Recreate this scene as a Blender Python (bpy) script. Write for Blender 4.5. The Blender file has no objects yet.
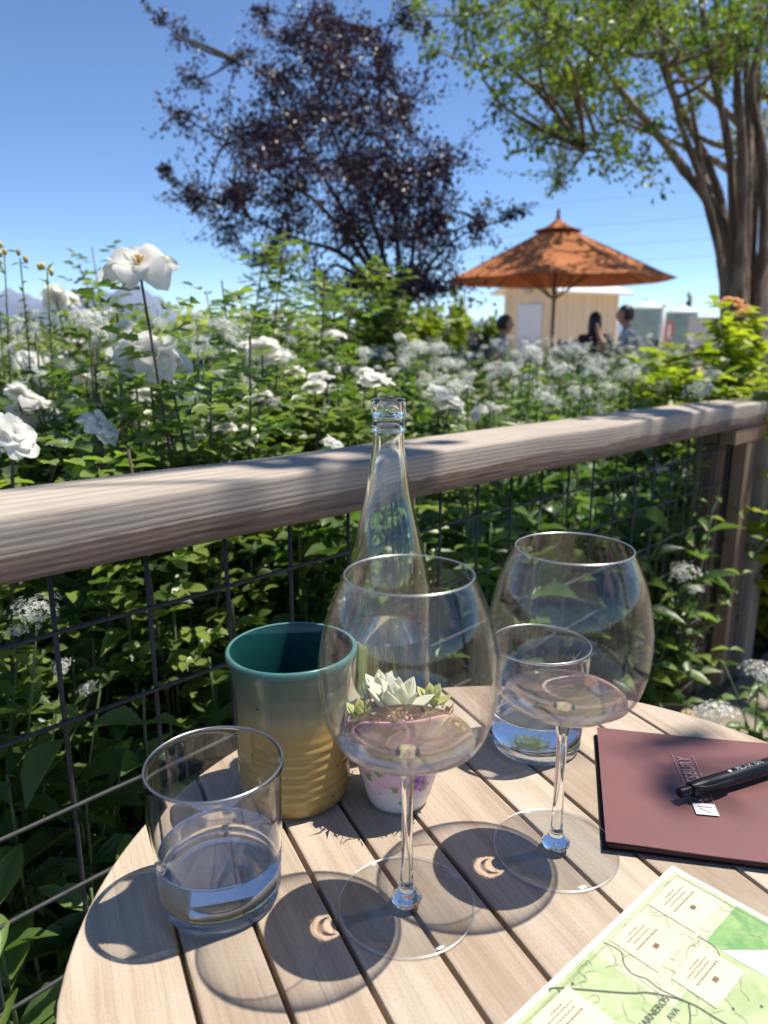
import bpy, bmesh, math, random
import numpy as np
from mathutils import Vector, Matrix
sc = bpy.context.scene
COL = sc.collection
rng = np.random.default_rng(11)
random.seed(5)
PI = math.pi
R = math.radians

# ------------------------------------------------------------------ measures
T = 0.74                                  # table top height
CH = T + 0.39                             # eye height
PITCH = R(13.5)
FPX = 739.0
def at(px, py, zc):                       # a point of the place, zc metres away along the view axis
    xc = (px-384)/FPX*zc; yc = (py-512)/FPX*zc
    c, s = math.cos(PITCH), math.sin(PITCH)
    return np.array([xc, zc*c - yc*s, CH - zc*s - yc*c])
SUN_EL, SUN_AZ = 67.0, 20.0
SUN = np.array([math.cos(R(SUN_EL))*math.cos(R(SUN_AZ)), math.cos(R(SUN_EL))*math.sin(R(SUN_AZ)), math.sin(R(SUN_EL))])

# ------------------------------------------------------------------ helpers
def tag(o, label=None, cat=None, group=None, kind=None):
    if label: o['label'] = label
    if cat: o['category'] = cat
    if group: o['group'] = group
    if kind: o['kind'] = kind
    return o
def thing(name, label, cat, loc=(0, 0, 0), rz=0, group=None):
    o = bpy.data.objects.new(name, None); COL.objects.link(o)
    o.location = loc; o.rotation_euler = (0, 0, rz); o.empty_display_size = .05
    return tag(o, label, cat, group)
def link(name, me, mat=None, parent=None, loc=None, smooth=True):
    if mat is not None and not me.materials: me.materials.append(mat)
    o = bpy.data.objects.new(name, me); COL.objects.link(o)
    if parent is not None: o.parent = parent
    if loc is not None: o.location = loc
    return o
def copy_tree(o, parent=None):
    c = o.copy(); COL.objects.link(c)
    if parent is not None: c.parent = parent
    for ch in list(o.children): copy_tree(ch, c)
    return c

class G:                                  # collects vertices and faces, builds ONE mesh
    def __init__(s): s.v = []; s.f = []; s.a = []; s.n = 0; s.fm = []
    def add(s, V, F, a=.5, m=0):
        V = np.asarray(V, float).reshape(-1, 3)
        s.v.append(V)
        for f in F: s.f.append(tuple(int(i)+s.n for i in f))
        s.fm += [m]*len(F)
        s.a.append(np.full(len(V), a) if np.isscalar(a) else np.asarray(a, float))
        s.n += len(V); return s
    def mesh(s, name, smooth=True, sharp=None):
        me = bpy.data.meshes.new(name)
        V = np.concatenate(s.v) if s.v else np.zeros((0, 3))
        me.from_pydata(V.tolist(), [], s.f)
        at_ = me.attributes.new('lv', 'FLOAT', 'POINT')
        if len(V): at_.data.foreach_set('value', np.concatenate(s.a).astype(np.float32))
        me.polygons.foreach_set('use_smooth', [smooth]*len(me.polygons))
        if any(s.fm): me.polygons.foreach_set('material_index', s.fm)
        if sharp:
            bm = bmesh.new(); bm.from_mesh(me)
            for e in bm.edges:
                if len(e.link_faces) == 2 and e.calc_face_angle(0) > R(sharp): e.smooth = False
            bm.to_mesh(me); bm.free()
        me.update(); return me
    def build(s, name, mat, parent=None, loc=None, smooth=True, sharp=None):
        me = s.mesh(name, smooth, sharp)
        for m in (mat if isinstance(mat, (list, tuple)) else [mat]): me.materials.append(m)
        return link(name, me, None, parent, loc)

def box_vf(lo, hi, M=None):
    x0, y0, z0 = lo; x1, y1, z1 = hi
    V = np.array([(x0,y0,z0),(x1,y0,z0),(x1,y1,z0),(x0,y1,z0),(x0,y0,z1),(x1,y0,z1),(x1,y1,z1),(x0,y1,z1)], float)
    if M is not None: V = V @ np.asarray(M)[:3,:3].T + np.asarray(M)[:3,3]
    return V, [(0,3,2,1),(4,5,6,7),(0,1,5,4),(1,2,6,5),(2,3,7,6),(3,0,4,7)]
def bevel_box(name, lo, hi, mat, parent=None, r=.004, seg=2, loc=None, rot=None):
    bm = bmesh.new(); V, F = box_vf(lo, hi)
    vs = [bm.verts.new(v) for v in V]
    for f in F: bm.faces.new([vs[i] for i in f])
    bmesh.ops.bevel(bm, geom=bm.edges[:], offset=r, segments=seg, affect='EDGES', profile=.6)
    me = bpy.data.meshes.new(name); bm.to_mesh(me); bm.free()
    me.materials.append(mat)
    o = link(name, me, None, parent, loc)
    if rot is not None: o.rotation_euler = rot
    return o
def tube_vf(P, rad, n=8, cap=True):
    P = np.asarray(P, float); k = len(P)
    rad = np.full(k, rad) if np.isscalar(rad) else np.asarray(rad, float)
    Tn = np.gradient(P, axis=0); Tn /= np.linalg.norm(Tn, axis=1)[:, None]+1e-12
    ref = np.array([0, 0, 1.]) if abs(Tn[0][2]) < .9 else np.array([1., 0, 0])
    V = []
    u = np.cross(Tn[0], ref); u /= np.linalg.norm(u)
    for i in range(k):
        u = u - Tn[i]*(u@Tn[i]); u /= np.linalg.norm(u)+1e-12
        w = np.cross(Tn[i], u)
        a = np.arange(n)*2*PI/n
        V.append(P[i] + rad[i]*(np.cos(a)[:, None]*u + np.sin(a)[:, None]*w))
    V = np.concatenate(V); F = []
    for i in range(k-1):
        for j in range(n):
            F.append((i*n+j, i*n+(j+1) % n, (i+1)*n+(j+1) % n, (i+1)*n+j))
    if cap: F.append(tuple(range(n))[::-1]); F.append(tuple((k-1)*n+j for j in range(n)))
    return V, F
def crom(P, k=6):
    P = np.asarray(P, float); out = []
    for i in range(len(P)-1):
        p0, p1, p2, p3 = P[max(i-1, 0)], P[i], P[i+1], P[min(i+2, len(P)-1)]
        for t in np.arange(k)/k:
            out.append(.5*(2*p1+(-p0+p2)*t+(2*p0-5*p1+4*p2-p3)*t*t+(-p0+3*p1-3*p2+p3)*t**3))
    out.append(P[-1]); return np.array(out)
def lathe_mesh(name, prof, mat, n=96, sharp=38, wob=None):
    bm = bmesh.new(); rings = []
    for r, z in prof:
        if r < 1e-6: rings.append([bm.verts.new((0, 0, z))]); continue
        ring = []
        for i in range(n):
            a = 2*PI*i/n; rr = r*(1+(wob(a, z) if wob else 0))
            ring.append(bm.verts.new((rr*math.cos(a), rr*math.sin(a), z)))
        rings.append(ring)
    for A, B in zip(rings, rings[1:]):
        if len(A) == 1 and len(B) == 1: continue
        for i in range(n):
            j = (i+1) % n
            if len(A) == 1: bm.faces.new((A[0], B[j], B[i]))
            elif len(B) == 1: bm.faces.new((A[i], A[j], B[0]))
            else: bm.faces.new((A[i], A[j], B[j], B[i]))
    bmesh.ops.recalc_face_normals(bm, faces=bm.faces)
    for f in bm.faces: f.smooth = True
    for e in bm.edges:
        if len(e.link_faces) == 2 and e.calc_face_angle(0) > R(sharp): e.smooth = False
    me = bpy.data.meshes.new(name); bm.to_mesh(me); bm.free(); me.materials.append(mat); return me
def ico(sub, sx=1, sy=1, sz=1, c=(0, 0, 0)):
    bm = bmesh.new(); bmesh.ops.create_icosphere(bm, subdivisions=sub, radius=1)
    V = np.array([v.co[:] for v in bm.verts])*[sx, sy, sz]+np.array(c); F = [tuple(v.index for v in f.verts) for f in bm.faces]
    bm.free(); return V, F
def unit(v): v = np.asarray(v, float); return v/(np.linalg.norm(v, axis=-1, keepdims=True)+1e-12)

# ------------------------------------------------------------------ materials
def newmat(name):
    m = bpy.data.materials.new(name); m.use_nodes = True
    nt = m.node_tree; b = nt.nodes['Principled BSDF']; return m, nt, b
def nd(nt, t, **kw):
    n = nt.nodes.new(t)
    for k, v in kw.items():
        if k in n.inputs.keys() if isinstance(k, str) else False: n.inputs[k].default_value = v
        else: setattr(n, k, v)
    return n
def ramp(nt, fac, stops, interp='LINEAR'):
    r = nt.nodes.new('ShaderNodeValToRGB'); r.color_ramp.interpolation = interp
    el = r.color_ramp.elements
    while len(el) < len(stops): el.new(.5)
    for e, (p, c) in zip(el, stops): e.position = p; e.color = (*c, 1) if len(c) == 3 else c
    nt.links.new(fac, r.inputs[0]); return r.outputs[0]
def coords(nt, scale=(1, 1, 1), rot=(0, 0, 0), kind='Object'):
    tc = nt.nodes.new('ShaderNodeTexCoord'); mp = nt.nodes.new('ShaderNodeMapping')
    mp.inputs['Scale'].default_value = scale; mp.inputs['Rotation'].default_value = rot
    nt.links.new(tc.outputs[kind], mp.inputs[0]); return mp.outputs[0]
def noise(nt, vec, scale, detail=4, rough=.55, dist=0):
    n = nt.nodes.new('ShaderNodeTexNoise'); n.inputs['Scale'].default_value = scale; n.inputs['Detail'].default_value = detail
    n.inputs['Roughness'].default_value = rough; n.inputs['Distortion'].default_value = dist
    if vec is not None: nt.links.new(vec, n.inputs['Vector'])
    return n.outputs['Fac']
def mixc(nt, fac, a, b, mode='MIX'):
    m = nt.nodes.new('ShaderNodeMix'); m.data_type = 'RGBA'; m.blend_type = mode
    for s, v in ((m.inputs[0], fac), (m.inputs[6], a), (m.inputs[7], b)):
        if hasattr(v, 'node'): nt.links.new(v, s)
        elif isinstance(v, tuple): s.default_value = (*v, 1) if len(v) == 3 else v
        else: s.default_value = v
    return m.outputs[2]
def mth(nt, op, a, b=None, c=None):
    m = nt.nodes.new('ShaderNodeMath'); m.operation = op
    for i, v in enumerate((a, b, c)):
        if v is None: continue
        if hasattr(v, 'node'): nt.links.new(v, m.inputs[i])
        else: m.inputs[i].default_value = v
    return m.outputs[0]
def bump(nt, b, h, strength=.3, dist=.001):
    n = nt.nodes.new('ShaderNodeBump'); n.inputs['Strength'].default_value = strength; n.inputs['Distance'].default_value = dist
    nt.links.new(h, n.inputs['Height']); nt.links.new(n.outputs[0], b.inputs['Normal'])
def plain(name, c, rough=.6, metal=0, var=.12, scale=30):
    m, nt, b = newmat(name); v = coords(nt)
    f = noise(nt, v, scale, 5)
    col = ramp(nt, f, [(.3, tuple(x*(1-var) for x in c)), (.7, tuple(min(1, x*(1+var)) for x in c))])
    nt.links.new(col, b.inputs['Base Color']); b.inputs['Roughness'].default_value = rough; b.inputs['Metallic'].default_value = metal
    return m
def leafmat(name, c0, c1, trans=.35, rough=.42, tcol=None, spec=.5):
    m, nt, b = newmat(name)
    a = nt.nodes.new('ShaderNodeAttribute'); a.attribute_name = 'lv'
    oi = nt.nodes.new('ShaderNodeObjectInfo')
    f = mth(nt, 'ADD', a.outputs['Fac'], mth(nt, 'MULTIPLY', mth(nt, 'SUBTRACT', oi.outputs['Random'], .5), .3))
    vz = coords(nt)
    f = mth(nt, 'ADD', f, mth(nt, 'MULTIPLY', mth(nt, 'SUBTRACT', noise(nt, vz, 60, 2), .5), .35))
    col = ramp(nt, f, [(0, c0), (1, c1)])
    nt.links.new(col, b.inputs['Base Color']); b.inputs['Roughness'].default_value = rough
    b.inputs['Specular IOR Level'].default_value = spec
    t = nt.nodes.new('ShaderNodeBsdfTranslucent')
    k = nt.nodes.new('ShaderNodeMix'); k.data_type = 'RGBA'; k.blend_type = 'MULTIPLY'; k.inputs[0].default_value = 1
    nt.links.new(col, k.inputs[6]); k.inputs[7].default_value = (*(tcol or (1.5, 1.7, .7)), 1)
    nt.links.new(k.outputs[2], t.inputs[0])
    mx = nt.nodes.new('ShaderNodeMixShader'); mx.inputs[0].default_value = trans
    nt.links.new(b.outputs[0], mx.inputs[1]); nt.links.new(t.outputs[0], mx.inputs[2])
    nt.links.new(mx.outputs[0], nt.nodes['Material Output'].inputs[0]); return m
def glassmat(name, ior=1.5, tint=(1, 1, 1), clear=0.0):
    m = bpy.data.materials.new(name); m.use_nodes = True; nt = m.node_tree
    b = nt.nodes['Principled BSDF']; b.inputs['Base Color'].default_value = (*tint, 1); b.inputs['Roughness'].default_value = 0
    b.inputs['IOR'].default_value = ior; b.inputs['Transmission Weight'].default_value = 1
    if clear:
        t = nt.nodes.new('ShaderNodeBsdfTransparent'); t.inputs[0].default_value = (*tint, 1)
        mx = nt.nodes.new('ShaderNodeMixShader'); mx.inputs[0].default_value = clear
        nt.links.new(b.outputs[0], mx.inputs[1]); nt.links.new(t.outputs[0], mx.inputs[2])
        nt.links.new(mx.outputs[0], nt.nodes['Material Output'].inputs[0])
    return m
def thinglass(name, k=1.0, tint=(.97, .98, .98)):
    m = bpy.data.materials.new(name); m.use_nodes = True; nt = m.node_tree
    nt.nodes.remove(nt.nodes['Principled BSDF'])
    lw = nt.nodes.new('ShaderNodeFresnel'); ge = nt.nodes.new('ShaderNodeNewGeometry')
    nt.links.new(mth(nt, 'MULTIPLY_ADD', ge.outputs['Backfacing'], 1/1.5-1.5, 1.5), lw.inputs['IOR'])
    t = nt.nodes.new('ShaderNodeBsdfTransparent'); t.inputs[0].default_value = (*tint, 1)
    g = nt.nodes.new('ShaderNodeBsdfGlossy'); g.inputs['Roughness'].default_value = .06
    mx = nt.nodes.new('ShaderNodeMixShader')
    nt.links.new(mth(nt, 'MULTIPLY', lw.outputs[0], k), mx.inputs[0]); nt.links.new(t.outputs[0], mx.inputs[1]); nt.links.new(g.outputs[0], mx.inputs[2])
    nt.links.new(mx.outputs[0], nt.nodes['Material Output'].inputs[0]); return m

def wood_table():
    m, nt, b = newmat('weathered_teak')
    v = coords(nt, (1, 1, 1))
    oi = nt.nodes.new('ShaderNodeObjectInfo')
    off = nt.nodes.new('ShaderNodeVectorMath'); off.operation = 'ADD'
    cmb = nt.nodes.new('ShaderNodeCombineXYZ'); nt.links.new(mth(nt, 'MULTIPLY', oi.outputs['Random'], 7.0), cmb.inputs[0]); nt.links.new(mth(nt, 'MULTIPLY', oi.outputs['Random'], 3.0), cmb.inputs[1])
    nt.links.new(v, off.inputs[0]); nt.links.new(cmb.outputs[0], off.inputs[1]); vv = off.outputs[0]
    def mp(sx, sy):
        k = nt.nodes.new('ShaderNodeMapping'); k.inputs['Scale'].default_value = (sx, sy, 1); nt.links.new(vv, k.inputs[0]); return k.outputs[0]
    fine = noise(nt, mp(420, 9), 1.0, 6, .7, .6)
    mid = noise(nt, mp(70, 3.2), 1.0, 4, .6, 1.2)
    blot = noise(nt, mp(9, 7), 1.0, 5, .6)
    col = ramp(nt, fine, [(.30, (.21, .155, .11)), (.47, (.40, .318, .24)), (.75, (.52, .43, .335))])
    col = mixc(nt, .55, col, ramp(nt, mid, [(.35, (.29, .21, .145)), (.52, (.43, .345, .262)), (.72, (.55, .465, .37))]))
    col = mixc(nt, mth(nt, 'MULTIPLY', ramp(nt, blot, [(.42, (0, 0, 0)), (.68, (1, 1, 1))]), .45), col, (.50, .455, .395))
    tone = ramp(nt, oi.outputs['Random'], [(0, (.80, .76, .71)), (.5, (1, .97, .93)), (1, (1.12, 1.12, 1.08))])
    col = mixc(nt, 1.0, col, tone, 'MULTIPLY')
    sp_ = ramp(nt, noise(nt, mp(230, 190), 1.0, 3, .6), [(.66, (0, 0, 0)), (.74, (1, 1, 1))])
    col = mixc(nt, mth(nt, 'MULTIPLY', mth(nt, 'MULTIPLY', sp_, ramp(nt, noise(nt, mp(14, 11), 1.0, 3), [(.5, (0, 0, 0)), (.62, (1, 1, 1))])), .55), col, (.20, .145, .10))
    crack = ramp(nt, noise(nt, mp(160, 5), 1.0, 2, .5, .3), [(.70, (0, 0, 0)), (.76, (1, 1, 1))])
    col = mixc(nt, mth(nt, 'MULTIPLY', crack, .6), col, (.14, .095, .06))
    nt.links.new(col, b.inputs['Base Color']); b.inputs['Roughness'].default_value = .62; b.inputs['Specular IOR Level'].default_value = .3
    grit = noise(nt, mp(900, 500), 1.0, 3, .7)
    col = mixc(nt, mth(nt, 'MULTIPLY', ramp(nt, grit, [(.35, (1, 1, 1)), (.5, (0, 0, 0))]), .35), col, (.25, .185, .13)); nt.links.new(col, b.inputs['Base Color'])
    bump(nt, b, mth(nt, 'ADD', fine, grit), .5, .0007); return m
def wood_rail():
    m, nt, b = newmat('weathered_rail_wood')
    tc = nt.nodes.new('ShaderNodeTexCoord'); sp = nt.nodes.new('ShaderNodeSeparateXYZ'); nt.links.new(tc.outputs['Object'], sp.inputs[0])
    def mp(sx, sy, sz):
        k = nt.nodes.new('ShaderNodeMapping'); k.inputs['Scale'].default_value = (sx, sy, sz); nt.links.new(tc.outputs['Object'], k.inputs[0]); return k.outputs[0]
    # growth rings: bands following a slowly wandering radius
    wander = noise(nt, mp(1.3, 2, 2), 1.0, 1.5, .4)
    y2 = mth(nt, 'MULTIPLY', sp.outputs[1], .35)
    rr = mth(nt, 'ADD', mth(nt, 'ADD', sp.outputs[2], y2), mth(nt, 'MULTIPLY', wander, .045))
    rr = mth(nt, 'ADD', rr, mth(nt, 'MULTIPLY', noise(nt, mp(9, 30, 60), 1, 3, .6), .0011))
    band = mth(nt, 'PINGPONG', mth(nt, 'MULTIPLY', rr, 300.0), 1.0)
    rings = ramp(nt, band, [(0, (.085, .06, .042)), (.18, (.20, .15, .112)), (.36, (.42, .335, .25)), (1, (.52, .43, .335))])
    fib = noise(nt, mp(16, 330, 330), 1.0, 6, .7, .5)
    fibc = ramp(nt, fib, [(.3, (.24, .19, .15)), (.52, (.43, .365, .30)), (.78, (.56, .50, .425))])
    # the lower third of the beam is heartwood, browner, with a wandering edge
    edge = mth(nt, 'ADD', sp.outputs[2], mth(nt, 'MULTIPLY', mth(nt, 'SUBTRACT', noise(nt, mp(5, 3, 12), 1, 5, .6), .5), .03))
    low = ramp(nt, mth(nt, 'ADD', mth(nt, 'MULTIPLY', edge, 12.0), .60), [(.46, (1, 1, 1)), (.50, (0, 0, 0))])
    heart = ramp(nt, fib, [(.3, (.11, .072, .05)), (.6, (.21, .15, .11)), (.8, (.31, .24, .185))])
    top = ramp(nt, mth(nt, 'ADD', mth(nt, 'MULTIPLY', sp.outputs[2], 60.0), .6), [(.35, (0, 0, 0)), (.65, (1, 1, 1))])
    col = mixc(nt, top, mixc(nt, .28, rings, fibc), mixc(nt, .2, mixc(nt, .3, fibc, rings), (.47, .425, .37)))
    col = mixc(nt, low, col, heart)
    ck = mth(nt, 'ABSOLUTE', mth(nt, 'ADD', mth(nt, 'ADD', sp.outputs[2], .027), mth(nt, 'MULTIPLY', mth(nt, 'SUBTRACT', noise(nt, mp(3.1, 0, 0), 1, 4, .6), .5), .03)))
    ckm = mth(nt, 'MULTIPLY', ramp(nt, ck, [(.0006, (1, 1, 1)), (.0022, (0, 0, 0))]), ramp(nt, noise(nt, mp(2.3, 0, 0), 1.7, 2), [(.45, (0, 0, 0)), (.52, (1, 1, 1))]))
    col = mixc(nt, mth(nt, 'MULTIPLY', ckm, .85), col, (.045, .028, .02))
    blot = noise(nt, mp(3, 9, 9), 1, 4)
    col = mixc(nt, mth(nt, 'MULTIPLY', ramp(nt, blot, [(.45, (0, 0, 0)), (.7, (1, 1, 1))]), .4), col, (.24, .20, .17))
    nt.links.new(col, b.inputs['Base Color']); b.inputs['Roughness'].default_value = .8; b.inputs['Specular IOR Level'].default_value = .2
    bump(nt, b, mth(nt, 'ADD', mth(nt, 'MULTIPLY', band, .5), fib), .45, .001); return m
def wood_post(name, c, s=1.0):
    m, nt, b = newmat(name); v = coords(nt, (90*s, 90*s, 2.5)); f = noise(nt, v, 1, 5, .65, .4)
    col = ramp(nt, f, [(.3, tuple(x*.6 for x in c)), (.55, c), (.8, tuple(min(1, x*1.35) for x in c))])
    nt.links.new(col, b.inputs['Base Color']); b.inputs['Roughness'].default_value = .8; bump(nt, b, f, .4, .001); return m

M = {}
M['teak'] = wood_table(); M['rail'] = wood_rail()
M['post'] = wood_post('weathered_post', (.25, .165, .105)); M['greywood'] = wood_post('grey_wood', (.33, .28, .24), .3)
M['teak_dark'] = wood_post('teak_frame', (.30, .22, .15))
M['wire'] = plain('shaded_galvanised_wire', (.042, .045, .048), .65, .2, .3, 90)  # shade over the mesh is put into this dark base colour
M['glass'] = glassmat('clear_glass', 1.5, (1, 1, 1))
M['wine'] = glassmat('pale_rose_wine', 1.28, (.985, .865, .785), .22)
M['water'] = glassmat('water', 1.33, (.985, .99, 1.0), .08)
M['thick'] = glassmat('thick_glass_base', 1.5, (.97, .985, .98), .08)
M['bowl'] = thinglass('thin_bowl_glass', 1.0, (1, 1, 1))
M['foot'] = thinglass('foot_glass', 1.0, (.95, .955, .955))
M['bottle'] = glassmat('bottle_glass', 1.5, (.955, .985, .965))
M['bottle_liq'] = glassmat('bottle_wine', 1.35, (.99, .97, .90))
for k_ in ('bottle', 'thick'): M[k_].node_tree.nodes['Principled BSDF'].inputs['Roughness'].default_value = .035
M['black'] = plain('black_plastic', (.009, .010, .013), .38, 0, .1); M['black'].node_tree.nodes['Principled BSDF'].inputs['Specular IOR Level'].default_value = .3
M['steel'] = plain('dull_steel', (.45, .46, .47), .35, .8)
M['white_ink'] = plain('white_ink', (.62, .60, .60), .6)
M['silver_ink'] = plain('silver_ink', (.42, .30, .30), .45)
M['soil'] = None

# ------------------------------------------------------------------ world, sun, camera
w = bpy.data.worlds.new('World'); sc.world = w; w.use_nodes = True
bg = w.node_tree.nodes['Background']; sk = w.node_tree.nodes.new('ShaderNodeTexSky'); sk.sky_type = 'NISHITA'
sk.sun_disc = False; sk.sun_elevation = R(SUN_EL); sk.sun_rotation = R(90-SUN_AZ); sk.air_density = .9; sk.dust_density = 0; sk.ozone_density = 6.0; sk.altitude = 2500
w.node_tree.links.new(sk.outputs[0], bg.inputs[0]); bg.inputs[1].default_value = .13
sl = bpy.data.lights.new('sun', 'SUN'); sl.energy = 5.0; sl.angle = R(.53); sl.color = (1, .94, .84)
so = bpy.data.objects.new('sun', sl); COL.objects.link(so); so.location = (4, 2, 12)
so.rotation_euler = Vector(SUN).to_track_quat('Z', 'Y').to_euler(); sl.cycles.is_caustics_light = True
cam = bpy.data.cameras.new('camera'); co = bpy.data.objects.new('camera', cam); COL.objects.link(co); sc.camera = co
co.location = (0, 0, CH); co.rotation_euler = (R(90)-PITCH, 0, 0)
cam.sensor_fit = 'VERTICAL'; cam.sensor_height = 36; cam.lens = FPX/1024*36; cam.clip_end = 20000; cam.clip_start = .02
cam.dof.use_dof = True; cam.dof.focus_distance = .64; cam.dof.aperture_fstop = 6.6
sc.view_settings.view_transform = 'Standard'; sc.view_settings.look = 'None'; sc.view_settings.gamma = 1
sc.view_settings.exposure = 0.5; sc.view_settings.use_curve_mapping = False
cy = sc.cycles
cy.max_bounces = 24; cy.transmission_bounces = 24; cy.transparent_max_bounces = 24; cy.diffuse_bounces = 4; cy.glossy_bounces = 6
cy.caustics_refractive = True; cy.caustics_reflective = False; cy.blur_glossy = .0
cy.sample_clamp_indirect = 6; cy.use_denoising = True

# ------------------------------------------------------------------ ground
def ground_mat():
    m, nt, b = newmat('ground_earth_and_dry_grass')
    g = nt.nodes.new('ShaderNodeNewGeometry'); sp = nt.nodes.new('ShaderNodeSeparateXYZ'); nt.links.new(g.outputs['Position'], sp.inputs[0])
    v = g.outputs['Position']
    n1 = noise(nt, v, .35, 6); n2 = noise(nt, v, 9, 5); n3 = noise(nt, v, .02, 4)
    soil = ramp(nt, n2, [(.3, (.05, .036, .024)), (.7, (.13, .095, .06))])
    dry = ramp(nt, n2, [(.3, (.36, .27, .16)), (.7, (.50, .39, .25))])
    grn = ramp(nt, n3, [(.35, (.10, .13, .04)), (.65, (.34, .28, .15))])
    f = mth(nt, 'ADD', mth(nt, 'MULTIPLY', sp.outputs[1], .16), mth(nt, 'MULTIPLY', n1, .8))
    col = mixc(nt, ramp(nt, f, [(0, (0, 0, 0)), (1, (1, 1, 1))]), soil, dry)
    far = ramp(nt, mth(nt, 'MULTIPLY', sp.outputs[1], .012), [(.35, (0, 0, 0)), (.9, (1, 1, 1))])
    col = mixc(nt, far, col, grn)
    nt.links.new(col, b.inputs['Base Color']); b.inputs['Roughness'].default_value = .95; bump(nt, b, n2, .5, .02); return m
g = G(); 
xs = np.concatenate([-np.geomspace(9000, 8, 12), np.linspace(-6, 10, 17), np.geomspace(12, 9000, 12)]); ys = np.concatenate([[-9000, -900, -90], np.linspace(-8, 16, 25), np.geomspace(20, 9000, 12)])
V = [(x, y, -.015 if abs(x) > 5 else rng.normal(0, .008)) for y in ys for x in xs]; nx = len(xs)
g.add(V, [(j*nx+i, j*nx+i+1, (j+1)*nx+i+1, (j+1)*nx+i) for j in range(len(ys)-1) for i in range(nx-1)])
tag(g.build('ground', ground_mat()), kind='structure')

# fence frame: u along the fence, nrm towards the terrace
U = np.array([.686, .728, 0]); NR = np.array([.728, -.686, 0]); W0 = np.array([-.371, .689, 0])
FANG = math.atan2(U[1], U[0])
def fen(s, a, z): return W0+U*s+NR*a+np.array([0, 0, z])
def pav_mat():
    m, nt, b = newmat('decomposed_granite'); g = nt.nodes.new('ShaderNodeNewGeometry'); n = noise(nt, g.outputs['Position'], 60, 6, .7)
    nt.links.new(ramp(nt, n, [(.3, (.16, .13, .10)), (.7, (.34, .29, .23))]), b.inputs['Base Color']); b.inputs['Roughness'].default_value = .95; bump(nt, b, n, .6, .006); return m
g = G(); q = [fen(-4, .06, .03), fen(-4, 6, .03), fen(9, 6, .03), fen(9, .06, .03)]
g.add(q+[p-np.array([0, 0, .08]) for p in q], [(0, 1, 2, 3)[::-1] if False else (3, 2, 1, 0)[::-1], (0, 4, 5, 1), (1, 5, 6, 2), (2, 6, 7, 3), (3, 7, 4, 0)])
tag(g.build('terrace', pav_mat(), smooth=False), kind='structure')

# ------------------------------------------------------------------ hills
def hills(name, mat, y, x0, x1, h, seed, base=-5, dy=500):
    r = np.random.default_rng(seed); n = 90; X = np.linspace(x0, x1, n); t = (X-x0)/(x1-x0)
    prof = np.zeros(n)
    for k in range(1, 7): prof += r.normal()*np.sin(PI*t*k*2+r.uniform(0, 6))/k**1.3
    prof = (.72+.16*prof)*np.clip(np.minimum(t, 1-t)*7, 0, 1)**.7*h
    V = []; m = 8
    for j in range(m):
        q = j/(m-1); V += [(X[i], y+dy*(q-.5)*2, base+max(0, prof[i])*math.sin(PI*q)**.8*(1+.05*r.normal()*(0 < j < m-1))) for i in range(n)]
    g = G(); g.add(V, [(j*n+i, j*n+i+1, (j+1)*n+i+1, (j+1)*n+i) for j in range(m-1) for i in range(n-1)])
    return tag(g.build(name, mat), kind='structure')
M['hill'] = plain('haze_blue_hills', (.15, .185, .27), .95, 0, .12, .004)  # distance haze is put into the hills' bluish base colour
hills('hills', M['hill'], 5200, -3900, -1300, 380, 14)
hills('low_hills', M['hill'], 6000, -2600, 5200, 110, 9)

# ------------------------------------------------------------------ TABLE
TC = np.array([.1231, .4454]); TR = .330; TA = R(25.5)
E1 = np.array([math.cos(TA), math.sin(TA)])          # across the slats
table = thing('patio_table', 'round weathered teak patio table with slatted top holding glasses and papers', 'table', (TC[0], TC[1], 0), TA)
gaps = [-.40, -.2494, -.1998, -.149, -.0972, -.0466, .0337, .0852, .142, .1926, .2426, .40]
def slat(a, b):
    bm = bmesh.new(); hw = .0017; th = .022
    a += hw if a > -.39 else 0; b -= hw if b < .39 else 0
    a = max(a, -TR*.99999); b = min(b, TR*.99999)
    xs = np.linspace(a, b, 14); top = []
    ln = []
    for x in xs: ln.append((x, math.sqrt(max(TR**2-x**2, 0))))
    out = [(x, y) for x, y in ln]+[(x, -y) for x, y in ln[::-1]]
    # drop doubled points at the pole of the disc
    o2 = []
    for p in out:
        if not o2 or (abs(p[0]-o2[-1][0])+abs(p[1]-o2[-1][1])) > 1e-5: o2.append(p)
    if abs(o2[0][0]-o2[-1][0])+abs(o2[0][1]-o2[-1][1]) < 1e-5: o2.pop()
    f = bm.faces.new([bm.verts.new((x, y, 0)) for x, y in o2])
    if f.normal.z < 0: f.normal_flip()
    r = bmesh.ops.extrude_face_region(bm, geom=[f]); 
    bmesh.ops.translate(bm, verts=[v for v in r['geom'] if isinstance(v, bmesh.types.BMVert)], vec=(0, 0, th))
    bmesh.ops.recalc_face_normals(bm, faces=bm.faces)
    es = [e for e in bm.edges if all(v.co.z > th-1e-6 for v in e.verts)]
    bmesh.ops.bevel(bm, geom=es, offset=.0016, segments=2, affect='EDGES', profile=.5)
    me = bpy.data.meshes.new('slat'); bm.to_mesh(me); bm.free(); me.materials.append(M['teak']); return me
slat_objs = []
for a, b in zip(gaps, gaps[1:]):
    if a >= TR or b <= -TR: continue
    o = link('slat', slat(a, b), None, table, (0, 0, T-.022)); slat_objs.append(o); o.cycles.is_caustics_receiver = True
for x in (-.2, 0, .2):
    l = math.sqrt(TR**2-x*x)-.03
    bevel_box('batten', (-.03, -1, -.02), (.03, 1, 0), M['teak_dark'], table, .003)
    o = table.children[-1]
for o in list(table.children):
    if o.name.startswith('batten'): bpy.data.objects.remove(o)
for y in (-.15, .15):
    l = math.sqrt(TR**2-y*y)-.03
    bevel_box('crossbar', (-l, y-.025, T-.046), (l, y+.025, T-.0225), M['teak_dark'], table, .003)
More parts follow.
